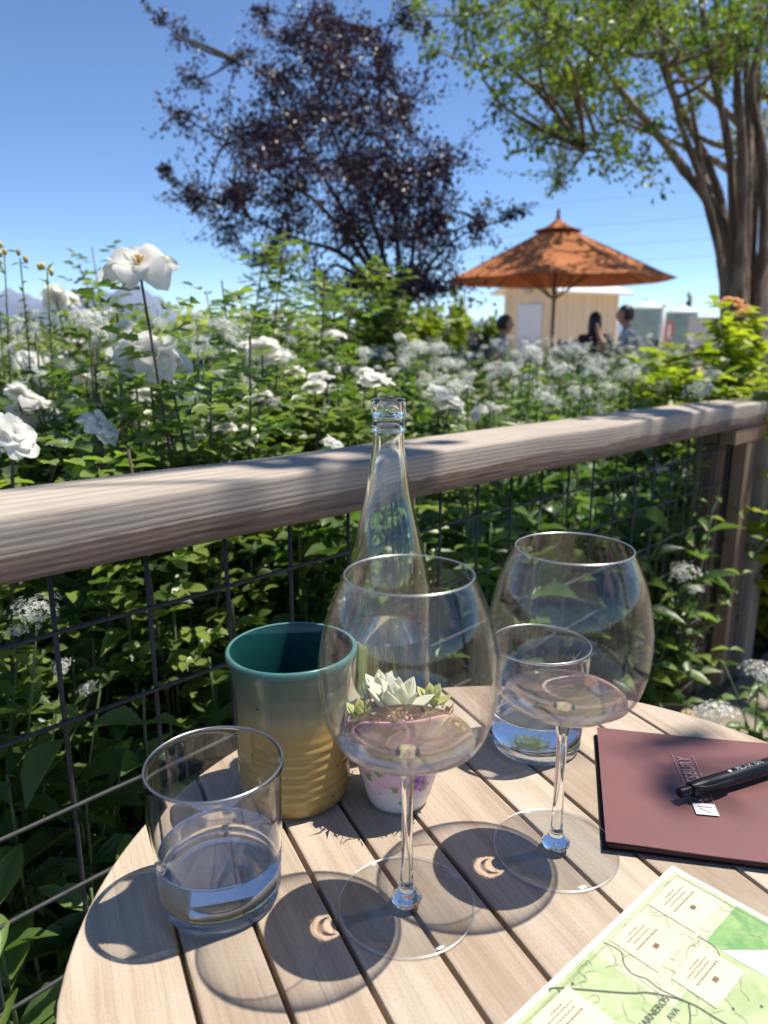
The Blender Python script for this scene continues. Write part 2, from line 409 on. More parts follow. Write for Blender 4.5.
for i in range(4):
    a = PI/4+i*PI/2
    g = G(); g.add(*tube_vf([(.16*math.cos(a), .16*math.sin(a), T-.047), (.26*math.cos(a), .26*math.sin(a), .03)], [.02, .017], 10)); g.build('leg', M['teak_dark'], table, smooth=True, sharp=40)
bevel_box('stretcher', (-.16, -.018, .30), (.16, .018, .335), M['teak_dark'], table, .003)

# ------------------------------------------------------------------ WINE GLASSES
LIQ = .1310
outer = [(.0115, .1140), (.020, .1150), (.034, .1205), (.0445, .1290), (.0516, .1390), (.0556, .151), (.0578, .164), (.0585, .177), (.0576, .192), (.0518, .2185), (.0412, .2435)]
oc = crom(outer, 9)
RC = .0668                                # the wine pools in a round bottomed bowl
cap = np.array([(r, .114+RC-math.sqrt(RC*RC-r*r)) for r in np.linspace(.0005, .0452, 30)])
oc = np.concatenate([cap, oc[oc[:, 1] > cap[-1, 1]+.0008]])
def r_at(z): return float(np.interp(z, oc[:, 1], oc[:, 0]))
up = [(r, z) for r, z in oc if z > LIQ+.0006]; up = [(r_at(LIQ+.0003), LIQ+.0003)]+up
WT = .0011
inn = [(r-WT, z) for r, z in up[::-1]]
rim = [(.0412-.0001, .2439), (.0412-.00055, .2441), (.0412-.001, .2439)]
bowl_prof = up+rim+inn+[up[0]]
lo = [(0, .114)]+[(r, z) for r, z in oc if z < LIQ-.0004]
wine_prof = lo+[(r_at(LIQ)-.0001, LIQ-.0002), (r_at(LIQ)-.0006, LIQ), (r_at(LIQ)-.0018, LIQ-.0003), (r_at(LIQ)-.003, LIQ-.0004), (.035, LIQ-.0004), (.018, LIQ-.0004), (0, LIQ-.0004)]
stem_prof = [(0, .0042), (.0100, .0042), (.0106, .0055), (.0108, .0072), (.0098, .0090), (.0072, .0105), (.0056, .013), (.0047, .018), (.0041, .03), (.0038, .05), (.0038, .085), (.0043, .098), (.0058, .106), (.0075, .111), (.0080, .1128), (.0060, .1136), (0, .1137)]
foot_prof = [(0, .0008), (.03, .0006), (.0458, .0004), (.0465, .0011), (.0455, .0020), (.03, .0027), (.014, .0036), (0, .0041)]
me_bowl = lathe_mesh('bowl', bowl_prof, M['bowl'], 128); me_wine = lathe_mesh('wine', wine_prof, M['wine'], 192, 50)
me_stem = lathe_mesh('stem', stem_prof, M['glass'], 48, 45); me_foot = lathe_mesh('foot', foot_prof, M['foot'], 128, 60)
def ring(name, r, z, rr, mat, n=128):
    return lathe_mesh(name, [(r+rr*math.cos(a), z+rr*math.sin(a)) for a in np.linspace(0, 2*PI, 13)], mat, n, 80)
def rimmat(k):
    m = bpy.data.materials.new('bright_glass_edge'); m.use_nodes = True; nt = m.node_tree; nt.nodes.remove(nt.nodes['Principled BSDF'])
    t = nt.nodes.new('ShaderNodeBsdfTransparent'); g_ = nt.nodes.new('ShaderNodeBsdfGlossy'); g_.inputs['Roughness'].default_value = .32; mx = nt.nodes.new('ShaderNodeMixShader'); mx.inputs[0].default_value = k
    nt.links.new(t.outputs[0], mx.inputs[1]); nt.links.new(g_.outputs[0], mx.inputs[2]); nt.links.new(mx.outputs[0], nt.nodes['Material Output'].inputs[0]); return m
M['rim'] = rimmat(.42); M['foot_edge'] = rimmat(.22)
me_rim = ring('rim', .04065, .2441, .0006, M['rim'], 160); me_frim = ring('foot_rim', .0474, .0013, .0008, M['foot_edge'], 160); me_trim = ring('rim', .0463, .1051, .0009, M['rim'], 160)
def wine_glass(label, x, y):
    t = thing('wine_glass', label, 'wine glass', (x, y, T+.0004), 0, 'balloon wine glasses on the table')
    for n, me in (('bowl', me_bowl), ('wine', me_wine), ('stem', me_stem), ('foot', me_foot), ('rim', me_rim)):
        o = link(n, me, None, t); o.cycles.is_caustics_caster = n == 'wine'
        if n == 'foot': link('foot_rim', me_frim, None, o)
        if n == 'wine': o['label'] = 'shallow pool of pale rose wine'
    return t
wine_glass('balloon wine glass nearest the camera, in front of the flowered pot', .0158, .4408)
wine_glass('balloon wine glass beside the maroon folder, in front of a water tumbler', .1336, .4990)

# ------------------------------------------------------------------ TUMBLERS
BZ, WZ = .0115, .0385
def tr(z): return float(np.interp(z, [0, .004, .012, .1055], [.0405, .0420, .0428, .0472]))
tb = [(0, .0022), (.028, .0022), (.034, .0018), (.037, .0004), (.0392, .0002), (.0408, .0010), (.0418, .003), (.0424, .006), (.0427, BZ-.0012), (.0424, BZ-.0004), (.0412, BZ), (.035, BZ-.0006), (.02, BZ-.001), (0, BZ-.001)]
tw = [(0, BZ-.0008), (.02, BZ-.0008), (.0412, BZ+.0003), (.0424, BZ+.0006), (tr(BZ+.002), BZ+.0022)]+[(tr(z), z) for z in np.linspace(BZ+.004, WZ-.0015, 8)]+[(tr(WZ), WZ-.0004), (tr(WZ)-.0008, WZ), (tr(WZ)-.004, WZ-.0005), (.03, WZ-.0007), (.015, WZ-.0007), (0, WZ-.0007)]
zz = np.linspace(WZ+.0004, .1035, 16)
tg = [(tr(z), z) for z in zz]+[(.0471, .1045), (.0466, .1051), (.0460, .1051), (.0455, .1045)]+[(tr(z)-.0018, z) for z in zz[::-1]]+[(tr(zz[0]), zz[0])]
me_tb = lathe_mesh('base', tb, M['thick'], 128, 45); me_tw = lathe_mesh('water', tw, M['water'], 192, 50); me_tg = lathe_mesh('wall', tg, M['glass'], 192, 50)
def tumbler(label, x, y):
    t = thing('water_tumbler', label, 'tumbler', (x, y, T+.0003), 0, 'water tumblers on the table')
    for n, me in (('wall', me_tg), ('water', me_tw), ('base', me_tb), ('rim', me_trim)):
        o = link(n, me, None, t); o.cycles.is_caustics_caster = n in ('wall', 'water')
    return t
tumbler('short clear water tumbler at the left table edge, in front of the mug', -.1165, .4525)
tumbler('short clear water tumbler standing behind the wine glass by the folder', .1487, .6525)

# ------------------------------------------------------------------ BOTTLE
bo = crom([(.0385, .0), (.0405, .004), (.0412, .05), (.0412, .12), (.0405, .150), (.0388, .166), (.0340, .1904), (.0286, .2144), (.0220, .2428), (.0177, .2707), (.0149, .289), (.0143, .3025)], 6)
lip = [(.0143, .3045), (.0158, .3055), (.0163, .3075), (.0160, .3095), (.0146, .3108), (.0144, .3195), (.0155, .3208), (.0158, .3240), (.0157, .331), (.0150, .3335), (.0132, .3345), (.0115, .3338), (.0108, .332)]
ib = [(max(r-.0026, .0103), z) for r, z in bo[::-1] if z > .012]
bprof = [(0, .010), (.014, .009), (.026, .004), (.034, 0)]+[tuple(p) for p in bo]+lip+ib+[(.034, .012), (.02, .016), (0, .018)]
bt = thing('wine_bottle', 'tall clear glass wine bottle without a label behind the flowered pot', 'bottle', (.004, .665, T+.0004))
o = link('bottle_body', lathe_mesh('bottle_body', bprof, M['bottle'], 128, 55), None, bt)
link('wine', lathe_mesh('wine', [(0, .0183), (.02, .0163), (.0338, .0125), (.0385, .016), (.03875, .03), (.03875, .112), (.0384, .1131), (.03, .1128), (0, .1128)], M['bottle_liq'], 128, 50), None, bt)

# ------------------------------------------------------------------ MUG
def mug_mat():
    m, nt, b = newmat('two_tone_stoneware'); tc = nt.nodes.new('ShaderNodeTexCoord'); sp = nt.nodes.new('ShaderNodeSeparateXYZ'); nt.links.new(tc.outputs['Object'], sp.inputs[0])
    n1 = noise(nt, tc.outputs['Object'], 45, 5); n2 = noise(nt, tc.outputs['Object'], 400, 3)
    z = mth(nt, 'ADD', sp.outputs[2], mth(nt, 'MULTIPLY', mth(nt, 'SUBTRACT', n1, .5), .012))
    c = ramp(nt, mth(nt, 'MULTIPLY', z, 1/.14), [(.0, (.20, .13, .06)), (.035, (.24, .15, .05)), (.10, (.37, .235, .065)), (.50, (.42, .275, .08)), (.565, (.40, .285, .11)), (.63, (.33, .28, .15)), (.70, (.21, .21, .13)), (.80, (.135, .165, .115)), (.91, (.105, .155, .115)), (.955, (.05, .145, .125)), (1, (.10, .23, .21))])
    c = mixc(nt, mth(nt, 'MULTIPLY', ramp(nt, n2, [(.66, (0, 0, 0)), (.72, (1, 1, 1))]), .35), c, (.12, .08, .04))
    vo = nt.nodes.new('ShaderNodeTexVoronoi'); vo.inputs['Scale'].default_value = 55; nt.links.new(tc.outputs['Object'], vo.inputs[0])
    c = mixc(nt, ramp(nt, vo.outputs[0], [(.055, (1, 1, 1)), (.075, (0, 0, 0))]), c, (.09, .05, .03))
    nt.links.new(c, b.inputs['Base Color']); b.inputs['Roughness'].default_value = .24; b.inputs['Coat Weight'].default_value = .3; b.inputs['Coat Roughness'].default_value = .12
    bump(nt, b, n1, .15, .002); return m
M['mug'] = mug_mat(); M['mug_in'] = plain('teal_glaze', (.008, .058, .054), .08, 0, .25, 40)
mz = np.linspace(.004, .128, 70)
def mr(z):
    base = np.interp(z, [0, .006, .02, .05, .085, .11, .122, .13], [.0435, .0462, .0468, .0468, .0472, .0492, .0520, .0545])
    rid = .0011*abs(math.sin((z-.006)/.0085*PI))*np.interp(z, [.006, .02, .062, .075], [.4, 1, 1, 0])
    return base+rid
mo = [(0, 0), (.042, 0), (.0435, .0015)]+[(mr(z), z) for z in mz]+[(.0546, .1305), (.0550, .1335), (.0540, .1358), (.0525, .1364), (.0510, .1356)]
mi = [(.0509, .1354), (.0498, .132), (.0468, .118), (.0442, .10), (.0425, .06), (.042, .02), (.038, .010), (.025, .0075), (0, .007)]
mg = thing('stoneware_mug', 'handmade stoneware mug, teal glaze inside and ridged tan below, behind the left tumbler', 'mug', (-.0775, .5760, T+.0003))
wob = lambda a, z: .006*math.sin(2*a+.6)*(z/.14)+.003*math.sin(3*a+z*60)
link('mug_body', lathe_mesh('mug_body', mo, M['mug'], 96, 60, wob), None, mg); link('glazed_inside', lathe_mesh('glazed_inside', mi, M['mug_in'], 96, 60, wob), None, mg)

# ------------------------------------------------------------------ FLOWERED POT WITH SUCCULENT
def pot_mat():
    m, nt, b = newmat('painted_porcelain'); tc = nt.nodes.new('ShaderNodeTexCoord'); sp = nt.nodes.new('ShaderNodeSeparateXYZ'); nt.links.new(tc.outputs['Object'], sp.inputs[0])
    o = tc.outputs['Object']
    dn = nt.nodes.new('ShaderNodeTexNoise'); dn.inputs['Scale'].default_value = 160; nt.links.new(o, dn.inputs[0])
    vm = nt.nodes.new('ShaderNodeVectorMath'); vm.operation = 'MULTIPLY_ADD'; nt.links.new(dn.outputs['Color'], vm.inputs[0]); vm.inputs[1].default_value = (.012, .012, .012); nt.links.new(o, vm.inputs[2])
    def vor(scale, t0, t1):
        v = nt.nodes.new('ShaderNodeTexVoronoi'); v.inputs['Scale'].default_value = scale; nt.links.new(vm.outputs[0], v.inputs[0]); return ramp(nt, v.outputs[0], [(t0, (1, 1, 1)), (t1, (0, 0, 0))])
    pink = noise(nt, o, 40, 4)
    zf = mth(nt, 'MULTIPLY', sp.outputs[2], 1/.066)
    c = mixc(nt, ramp(nt, mth(nt, 'ADD', zf, mth(nt, 'MULTIPLY', mth(nt, 'SUBTRACT', pink, .5), .8)), [(.22, (0, 0, 0)), (.50, (1, 1, 1))]), (.74, .72, .69), (.72, .46, .53))
    c = mixc(nt, mth(nt, 'MULTIPLY', vor(70, .22, .36), ramp(nt, zf, [(.14, (0, 0, 0)), (.22, (1, 1, 1))])), c, (.22, .34, .12))
    pf = mth(nt, 'MULTIPLY', vor(46, .36, .44), ramp(nt, zf, [(.18, (0, 0, 0)), (.26, (1, 1, 1)), (.95, (1, 1, 1))]))
    pc = ramp(nt, noise(nt, o, 260, 3), [(.35, (.10, .045, .22)), (.5, (.30, .12, .36)), (.68, (.62, .30, .55))])
    c = mixc(nt, pf, c, pc)
    nt.links.new(c, b.inputs['Base Color']); b.inputs['Roughness'].default_value = .22; return m
M['pot'] = pot_mat()
po = thing('flowered_pot', 'small white porcelain pot painted with purple flowers behind the nearest wine glass', 'pot', (.0122, .5660, T+.0003))
pp = [(0, 0), (.0235, 0), (.0255, .0012), (.0275, .006), (.0355, .035), (.0430, .064), (.0445, .0715), (.0440, .0728), (.0428, .0728), (.0416, .0715), (.0405, .064), (.0, .061)]
link('pot_body', lathe_mesh('pot_body', pp, M['pot'], 96, 50), None, po)
M['moss'] = plain('dry_moss', (.42, .33, .16), .9, 0, .4, 300); M['succ'] = leafmat('pale_succulent', (.62, .62, .46), (.86, .84, .70), .25, .45, (1.1, 1.15, .9)); M['succ2'] = leafmat('yellow_green_succulent', (.34, .38, .10), (.58, .58, .22), .25, .45)
pl = thing('succulent', 'pale white green rosette succulent in dry moss growing in the flowered pot', 'plant', (.0122, .5660, T+.0003+.064)); pl.scale = (1.2, 1.2, 1.45)
g = G()
for i in range(700):
    a = rng.uniform(0, 2*PI); r = .0385*math.sqrt(rng.uniform(0, 1)); b_ = np.array([r*math.cos(a), r*math.sin(a), .001])
    d = unit(np.array([rng.normal(), rng.normal(), 1.2])); L = rng.uniform(.006, .014)
    k = unit(np.cross(d, [rng.normal(), rng.normal(), .1]))*.0007; mid = b_+d*L*.6+rng.normal(0, .0015, 3); tip = b_+d*L+rng.normal(0, .003, 3)
    g.add([b_-k, b_+k, mid+k, tip, mid-k], [(0, 1, 2, 3, 4)])
g.build('moss', M['moss'], pl)
def fat_leaf(base, az, el, L, W, th, curl=.5):
    d = np.array([math.cos(az), math.sin(az), 0]); s = np.array([-math.sin(az), math.cos(az), 0]); V = []; n = 9; m = 8
    for i in range(n):
        t = i/(n-1); wd = W*(math.sin(PI*min(t*.62+.16, 1))**.9)*(1-t**5); hh = th*(1-.7*t)*(1-t**8)
        e = el+curl*t; 
        c = np.array(base)+d*(L*t*math.cos(el+curl*t*.5))+np.array([0, 0, L*t*math.sin(el+curl*t*.5)])
        nz = np.array([-d[0]*math.sin(e), -d[1]*math.sin(e), math.cos(e)])
        for j in range(m):
            a = 2*PI*j/m; V.append(c+s*wd*math.cos(a)+nz*(hh*math.sin(a)+.25*wd*math.cos(a)**2))
    F = [(i*m+j, i*m+(j+1) % m, (i+1)*m+(j+1) % m, (i+1)*m+j) for i in range(n-1) for j in range(m)]
    F.append(tuple(range(m))[::-1]); F.append(tuple((n-1)*m+j for j in range(m))); return V, F
def rosette(c, rad, n, mat, tilt=0):
    g = G()
    for i in range(n):
        q = i/n; az = i*2.39996; g.add(*fat_leaf(np.array(c)+np.array([0, 0, .004*q]), az, R(12+66*q), rad*(1-.5*q), rad*.30*(1-.35*q), rad*.09, .5), a=float(rng.uniform(.3, 1)))
    return g.build('rosette', mat, pl, smooth=True)
rosette((-.002, -.006, .012), .030, 17, M['succ']); rosette((-.026, -.012, .010), .017, 12, M['succ2']); rosette((.022, -.016, .009), .016, 12, M['succ']); rosette((.024, .012, .010), .017, 11, M['succ2']); rosette((-.012, .022, .012), .02, 12, M['succ'])

# ------------------------------------------------------------------ text helper
def text_mesh(s, size, mat, name, parent, M4, bend=None, sp=1.0, fit=None):
    cu = bpy.data.curves.new(name, 'FONT'); cu.body = s; cu.size = size; cu.align_x = 'CENTER'; cu.align_y = 'CENTER'; cu.space_character = sp; cu.extrude = 0
    o = bpy.data.objects.new(name, cu); COL.objects.link(o)
    dg = bpy.context.evaluated_depsgraph_get(); me = bpy.data.meshes.new_from_object(o.evaluated_get(dg)); bpy.data.objects.remove(o); bpy.data.curves.remove(cu)
    if fit:
        for k in (0, 1):
            c = [v.co[k] for v in me.vertices]; lo_, hi_ = min(c), max(c)
            for v in me.vertices: v.co[k] = (v.co[k]-(lo_+hi_)/2)*fit[k]/(hi_-lo_)
    if bend:
        for v in me.vertices:
            a = v.co.y/bend; v.co.y = math.sin(a)*bend; v.co.z = bend*math.cos(a)
    me.transform(Matrix(M4)); me.materials.clear(); me.materials.append(mat); return link(name, me, None, parent)
def frame4(x, y, o):
    x = unit(np.array(x)); y = unit(np.array(y)-x*(np.array(y)@x)); z = np.cross(x, y); m = np.eye(4); m[:3, 0] = x; m[:3, 1] = y; m[:3, 2] = z; m[:3, 3] = o; return m.tolist()

# ------------------------------------------------------------------ FOLDER
def tabpt(px, py, h=0.0):
    d = at(px, py, 1.0)-np.array([0, 0, CH]); t = -(.39-h)/d[2]; return np.array([0, 0, CH])+d*t
def folder_mat():
    m, nt, b = newmat('maroon_card'); v = coords(nt); f = noise(nt, v, 900, 3, .7); f2 = noise(nt, v, 12, 4)
    c = mixc(nt, .5, ramp(nt, f, [(.3, (.150, .062, .060)), (.7, (.205, .092, .088))]), ramp(nt, f2, [(.35, (.16, .068, .066)), (.65, (.20, .086, .082))]))
    nt.links.new(c, b.inputs['Base Color']); b.inputs['Roughness'].default_value = .42; bump(nt, b, f, .08, .0004); return m
M['maroon'] = folder_mat(); M['card_dark'] = plain('dark_card_lining', (.05, .018, .018), .7); M['paper'] = plain('white_paper', (.64, .61, .54), .8, 0, .05)
ftl, fbl = tabpt(597, 727, .009), tabpt(606, 842, .009); fbr = tabpt(768, 862, .009)
fx = unit((fbr-fbl)*np.array([1, 1, 0])); fy = np.array([-fx[1], fx[0], 0]); FH = float((ftl-fbl)@fy); FW = .225
fz = fbl[2]-.009
folder = thing('menu_folder', 'maroon card menu folder with silver lettering lying half off the table', 'folder', (fbl[0], fbl[1], T), math.atan2(fx[1], fx[0]))
def sheet(name, x0, y0, x1, y1, hf, th, mat, parent, skew=0.0, nx=24, ny=12):
    g = G(); V = []; 
    for lay in (1, 0):
        for j in range(ny+1):
            for i in range(nx+1):
                x = x0+(x1-x0)*i/nx; y = y0+(y1-y0)*j/ny; V.append((x+skew*y, y, hf(x, y)-(0 if lay else th)))
    N = (nx+1)*(ny+1); F = []
    for j in range(ny):
        for i in range(nx):
            a = j*(nx+1)+i; F.append((a, a+1, a+nx+2, a+nx+1)); F.append((N+a+nx+1, N+a+nx+2, N+a+1, N+a))
    bd = [i for i in range(nx+1)]+[j*(nx+1)+nx for j in range(1, ny+1)]+[ny*(nx+1)+i for i in range(nx-1, -1, -1)]+[j*(nx+1) for j in range(ny-1, 0, -1)]
    for a, b in zip(bd, bd[1:]+bd[:1]): F.append((b, a, N+a, N+b))
    g.add(V, F); return g.build(name, mat, parent, smooth=True, sharp=40)
skw = float((ftl-fbl)@fx)/FH
hcov = lambda x, y: .0088+.0012*math.exp(-((x-.02)/.05)**2)*math.exp(-(y/.05)**2)-.0006*math.sin(x*22)
sheet('cover', 0, 0, FW, FH, hcov, .0007, M['maroon'], folder, skw)
sheet('back_cover', -.002, .002, FW, FH-.001, lambda x, y: .0012, .0009, M['card_dark'], folder, skw)
sheet('inner_page', .002, .003, FW-.003, FH-.003, lambda x, y: .0052+.0008*math.sin(x*20+1), .0035, M['card_dark'], folder, skw)
def fl(px, py):                          # pixel -> folder local
    p = tabpt(px, py, .009)-np.array([fbl[0], fbl[1], 0]); return np.array([p@fx, p@fy])
pa, pb = fl(706, 811), fl(683, 757)      # logo centre, upper end of the lettering
ld = unit(np.append(pb-pa, 0)); lup = np.array([-ld[1], ld[0], 0]); hz = .0098
L_ = np.linalg.norm(pb-pa)
c_ = np.append(pa, hz)+ld*(.0115+(L_-.0115)/2)
text_mesh('SAINTSBURY', .0105, M['silver_ink'], 'lettering', folder, frame4(ld, lup, c_), None, 1.12, (L_-.0135, .0112))
g = G()
for sgn in (-1, 1):
    p0 = np.append(pa, hz-.0002)+ld*.012+lup*sgn*.0092; p1 = np.append(pb, hz-.0002)+ld*.004+lup*sgn*.0092; k = lup*.00022
    g.add([p0-k, p1-k, p1+k, p0+k], [(0, 1, 2, 3)])
g.build('border_lines', M['silver_ink'], folder, smooth=False)
g = G(); p = np.append(pa, hz-.0001); g.add([p-ld*.0062-lup*.009, p+ld*.0095-lup*.009, p+ld*.0095+lup*.009, p-ld*.0062+lup*.009], [(0, 1, 2, 3)]); g.build('emblem', M['white_ink'], folder, smooth=False)
g = G()
for a, b_ in (((-.003, -.003), (.002, .004)), ((.002, .004), (.0026, .0048)), ((.004, -.006), (.0045, .006))):
    A = p+np.array([0, 0, .0002])+ld*a[0]+lup*a[1]; B = p+np.array([0, 0, .0002])+ld*b_[0]+lup*b_[1]; dd = unit(B-A); k = np.cross(dd, [0, 0, 1])*.0004; g.add([A-k, B-k, B+k, A+k], [(0, 1, 2, 3)])
g.build('emblem_mark', plain('emblem_grey', (.22, .17, .17), .6), folder, smooth=False)

# ------------------------------------------------------------------ PEN
p0, p1 = tabpt(679, 795, .0155), tabpt(768, 768, .0155); pd = unit(p1-p0); PLn = .142; zt = T+.0172
pen = thing('ballpoint_pen', 'black retractable ballpoint pen lying across the maroon folder', 'pen', (p0[0], p0[1], zt), math.atan2(pd[1], pd[0]))
def pen_part(name, prof, mat, n=32):
    me = lathe_mesh(name, prof, mat, n, 35); me.transform(Matrix.Rotation(PI/2, 4, 'Y')); return link(name, me, None, pen)
pen_part('barrel', [(0, .012), (.0056, .012), (.0063, .014), (.0067, .03), (.0067, .055), (.0070, .060), (.0070, .105), (.0062, .118), (.0038, .130), (.0018, .134), (0, .134)], M['black'])
pen_part('clicker', [(0, 0), (.0038, 0), (.0042, .0008), (.0042, .0118), (0, .0118)], M['black'])
pen_part('tip', [(0, .1342), (.0015, .1342), (.0011, .138), (.0004, .1415), (0, .1415)], M['steel'])
g = G(); g.add(*tube_vf(crom([(.012, -.004, .005), (.016, -.0068, .0056), (.024, -.0088, .0050), (.04, -.0084, .0044), (.052, -.0070, .0032)], 5), [.0016]*21, 8)); g.build('clip', M['black'], pen)
text_mesh('PELAX ION', .0062, M['white_ink'], 'lettering', pen, frame4((1, 0, 0), (0, 1, .0), (.079, .0000, 0)), .00715, 1.0)
g = G(); g.add([(.0545, -.0014, .00705), (.0575, -.0014, .00712), (.0575, .0014, .00712), (.0545, .0014, .00705)], [(0, 1, 2, 3)]); g.build('printed_dash', M['white_ink'], pen, smooth=False)

# ------------------------------------------------------------------ MAP
def map_mat(name, a, b_, sc_=60):
    m, nt, bb = newmat(name); v = coords(nt); f = noise(nt, v, sc_, 5, .6, .8); f2 = noise(nt, v, 420, 2)
    c = ramp(nt, mth(nt, 'ADD', f, mth(nt, 'MULTIPLY', mth(nt, 'SUBTRACT', f2, .5), .12)), [(.32, a), (.68, b_)]); nt.links.new(c, bb.inputs['Base Color']); bb.inputs['Roughness'].default_value = .55; return m
MX = np.array([.745, .667, 0]); MY = np.array([-.667, .745, 0]); mc = tabpt(672, 866)
mp_ = thing('winery_map', 'folded green and cream vineyard map lying on the table at the bottom right', 'map', (mc[0], mc[1], T), math.atan2(MX[1], MX[0]))
MW, MH = .270, .190
hm = lambda x, y: .0006
def msheet(name, x0, y0, x1, y1, lift, mat, th=.0003):
    return sheet(name, x0, y0, x1, y1, lambda x, y: hm(x, y)+lift, th, mat, mp_, 0, 30, 4)
M['map_green'] = map_mat('map_green', (.28, .37, .16), (.45, .49, .28)); M['map_cream'] = map_mat('map_cream', (.56, .52, .36), (.61, .57, .42), 20)
M['map_deep'] = map_mat('map_deep_green', (.10, .27, .075), (.27, .41, .15), 50); M['map_pale'] = map_mat('map_pale', (.44, .47, .30), (.52, .53, .37), 70)
M['map_blue'] = map_mat('map_blue', (.44, .54, .56), (.53, .60, .60), 30); M['map_ink'] = plain('map_ink', (.04, .07, .045), .6); M['map_brown'] = plain('map_brown', (.16, .10, .05), .6); M['map_text'] = plain('map_text', (.20, .18, .10), .6)
msheet('map_paper', -MW, -MH, 0, 0, 0, M['paper'])
msheet('printed_area', -MW+.006, -MH+.006, -.0045, -.0042, .00012, M['map_green'], .0001)
msheet('contour_area', -.115, -.060, -.006, -.0055, .00020, M['map_pale'], .00006)
def mpoly(name, pts, lift, mat):
    g = G(); n = len(pts); g.add([(x, y, hm(x, y)+lift) for x, y in pts], [tuple(range(n))]); o = g.build(name, mat, mp_, smooth=False)
    me = o.data
    if me.polygons[0].normal.z < 0: me.flip_normals()
    return o
mpoly('reserve_area', [(-.0515, -.0502), (-.030, -.0503), (-.0055, -.0502), (-.0055, -.074), (-.0298, -.0811), (-.0517, -.0596)], .00030, M['map_deep'])
mpoly('bay_area', [(-.0522, -.0598), (-.0289, -.0807), (-.006, -.075), (-.006, -.10), (-.0507, -.0892)], .00036, M['map_blue'])
def mline(g, pts, wd, lift):
    P = crom([np.array([x, y, 0]) for x, y in pts], 6); t = unit(np.gradient(P, axis=0)); k = np.stack([-t[:, 1], t[:, 0], t[:, 2]*0], 1)*wd/2
    z = np.array([hm(x, y)+lift for x, y, _ in P]); A = P-k; B = P+k; A[:, 2] = z; B[:, 2] = z; n = len(P)
    g.add(np.concatenate([A, B]), [(i, i+1, n+i+1, n+i) for i in range(n-1)])
g = G()
mline(g, [(-.160, -.0045), (-.1547, -.0063), (-.1269, -.0361), (-.1159, -.046), (-.1048, -.0647), (-.1026, -.0846), (-.098, -.12)], .0012, .00044)
mline(g, [(-.103, -.006), (-.1012, -.0172), (-.1081, -.0238), (-.1112, -.0316), (-.1082, -.0395), (-.1088, -.049), (-.1048, -.0647)], .0007, .00047)
mline(g, [(-.1547, -.0063), (-.158, -.012), (-.160, -.016)], .0008, .00050)
mline(g, [(-.1048, -.0647), (-.118, -.072), (-.14, -.076), (-.17, -.09)], .0008, .00053)
mline(g, [(-.0515, -.0450), (-.053, -.058), (-.064, -.066)], .0005, .00056)
for x, y in ((-.1452, -.0107), (-.0891, -.0844), (-.12, -.10), (-.075, -.095)):
    a = np.arange(10)*2*PI/10; g.add([(x+.0009*math.cos(t), y+.0009*math.sin(t), hm(x, y)+.00060) for t in a], [tuple(range(10))])
g.build('roads', M['map_ink'], mp_, smooth=False)
g = G()
r2 = np.random.default_rng(4)
for i in range(70):                        # thin contour curves
    x = r2.uniform(-.16, -.012); y = r2.uniform(-.085, -.008); a = r2.uniform(0, 6); pts = []
    for k in range(6): pts.append((x, y)); a += r2.normal(0, .7); x += .004*math.cos(a); y += .004*math.sin(a); x = min(x, -.006); y = min(y, -.007)
    mline(g, pts, .00030, .00040)
for d_ in (.0075, .0085):
    mline(g, [(-MW+d_, -d_), (-.2, -d_), (-.1, -d_), (-d_, -d_)], .0003, .00041); mline(g, [(-d_, -d_), (-d_, -.06), (-d_, -.12), (-d_, -MH+d_)], .0003, .00041)
g.build('contour_lines', plain('map_thin_ink', (.20, .24, .14), .6), mp_, smooth=False)
boxes = [(-.0505, -.0425, -.0092, -.0082), (-.0985, -.0419, -.0620, -.0085), (-.0965, -.0780, -.0575, -.0494), (-.1865, -.0425, -.1490, -.0095), (-.150, -.125, -.112, -.092)]
r3 = np.random.default_rng(8)
for i, (x0, y0, x1, y1) in enumerate(boxes):
    msheet('vineyard_card', x0, y0, x1, y1, .00070, M['map_cream'], .00006)
    g = G(); cx = (x0+x1)/2
    for row, (fr, wd) in enumerate(((.24, .62), (.34, .5), (.46, .66), (.16, .3))):
        y = y1-(y1-y0)*fr; x = cx-wd*(x1-x0)/2
        while x < cx+wd*(x1-x0)/2:
            l = r3.uniform(.0008, .0026); h_ = .0005 if row != 2 else .0007; g.add([(x, y-h_, hm(x, y)+.00078), (x+l, y-h_, hm(x, y)+.00078), (x+l, y+h_, hm(x, y)+.00078), (x, y+h_, hm(x, y)+.00078)], [(0, 1, 2, 3)]); x += l+.0006
    g.build('card_lines', M['map_text'], mp_, smooth=False)
    g = G(); y = y1-(y1-y0)*.66; g.add([(cx-.0024, y-.0017, hm(cx, y)+.00080), (cx+.0024, y-.0017, hm(cx, y)+.00080), (cx+.0024, y+.0017, hm(cx, y)+.00080), (cx-.0024, y+.0017, hm(cx, y)+.00080)], [(0, 1, 2, 3)]); g.build('card_emblem', M['map_brown'], mp_, smooth=False)
text_mesh('CARNEROS', .0062, M['map_ink'], 'lettering', mp_, frame4((1, 0, 0), (0, 1, 0), (-.127, -.0545, hm(-.127, -.0545)+.00062)))
text_mesh('AVA', .0056, M['map_ink'], 'lettering', mp_, frame4((1, 0, 0), (0, 1, 0), (-.119, -.0625, hm(-.119, -.0625)+.00062)))

# ------------------------------------------------------------------ RAIL FENCE (near)
fence = thing('garden_fence', 'weathered wooden rail fence with square wire mesh running behind the table', 'fence', (W0[0], W0[1], 0), FANG)
SLP = -.0165
def zrel(s): return .005+SLP*s
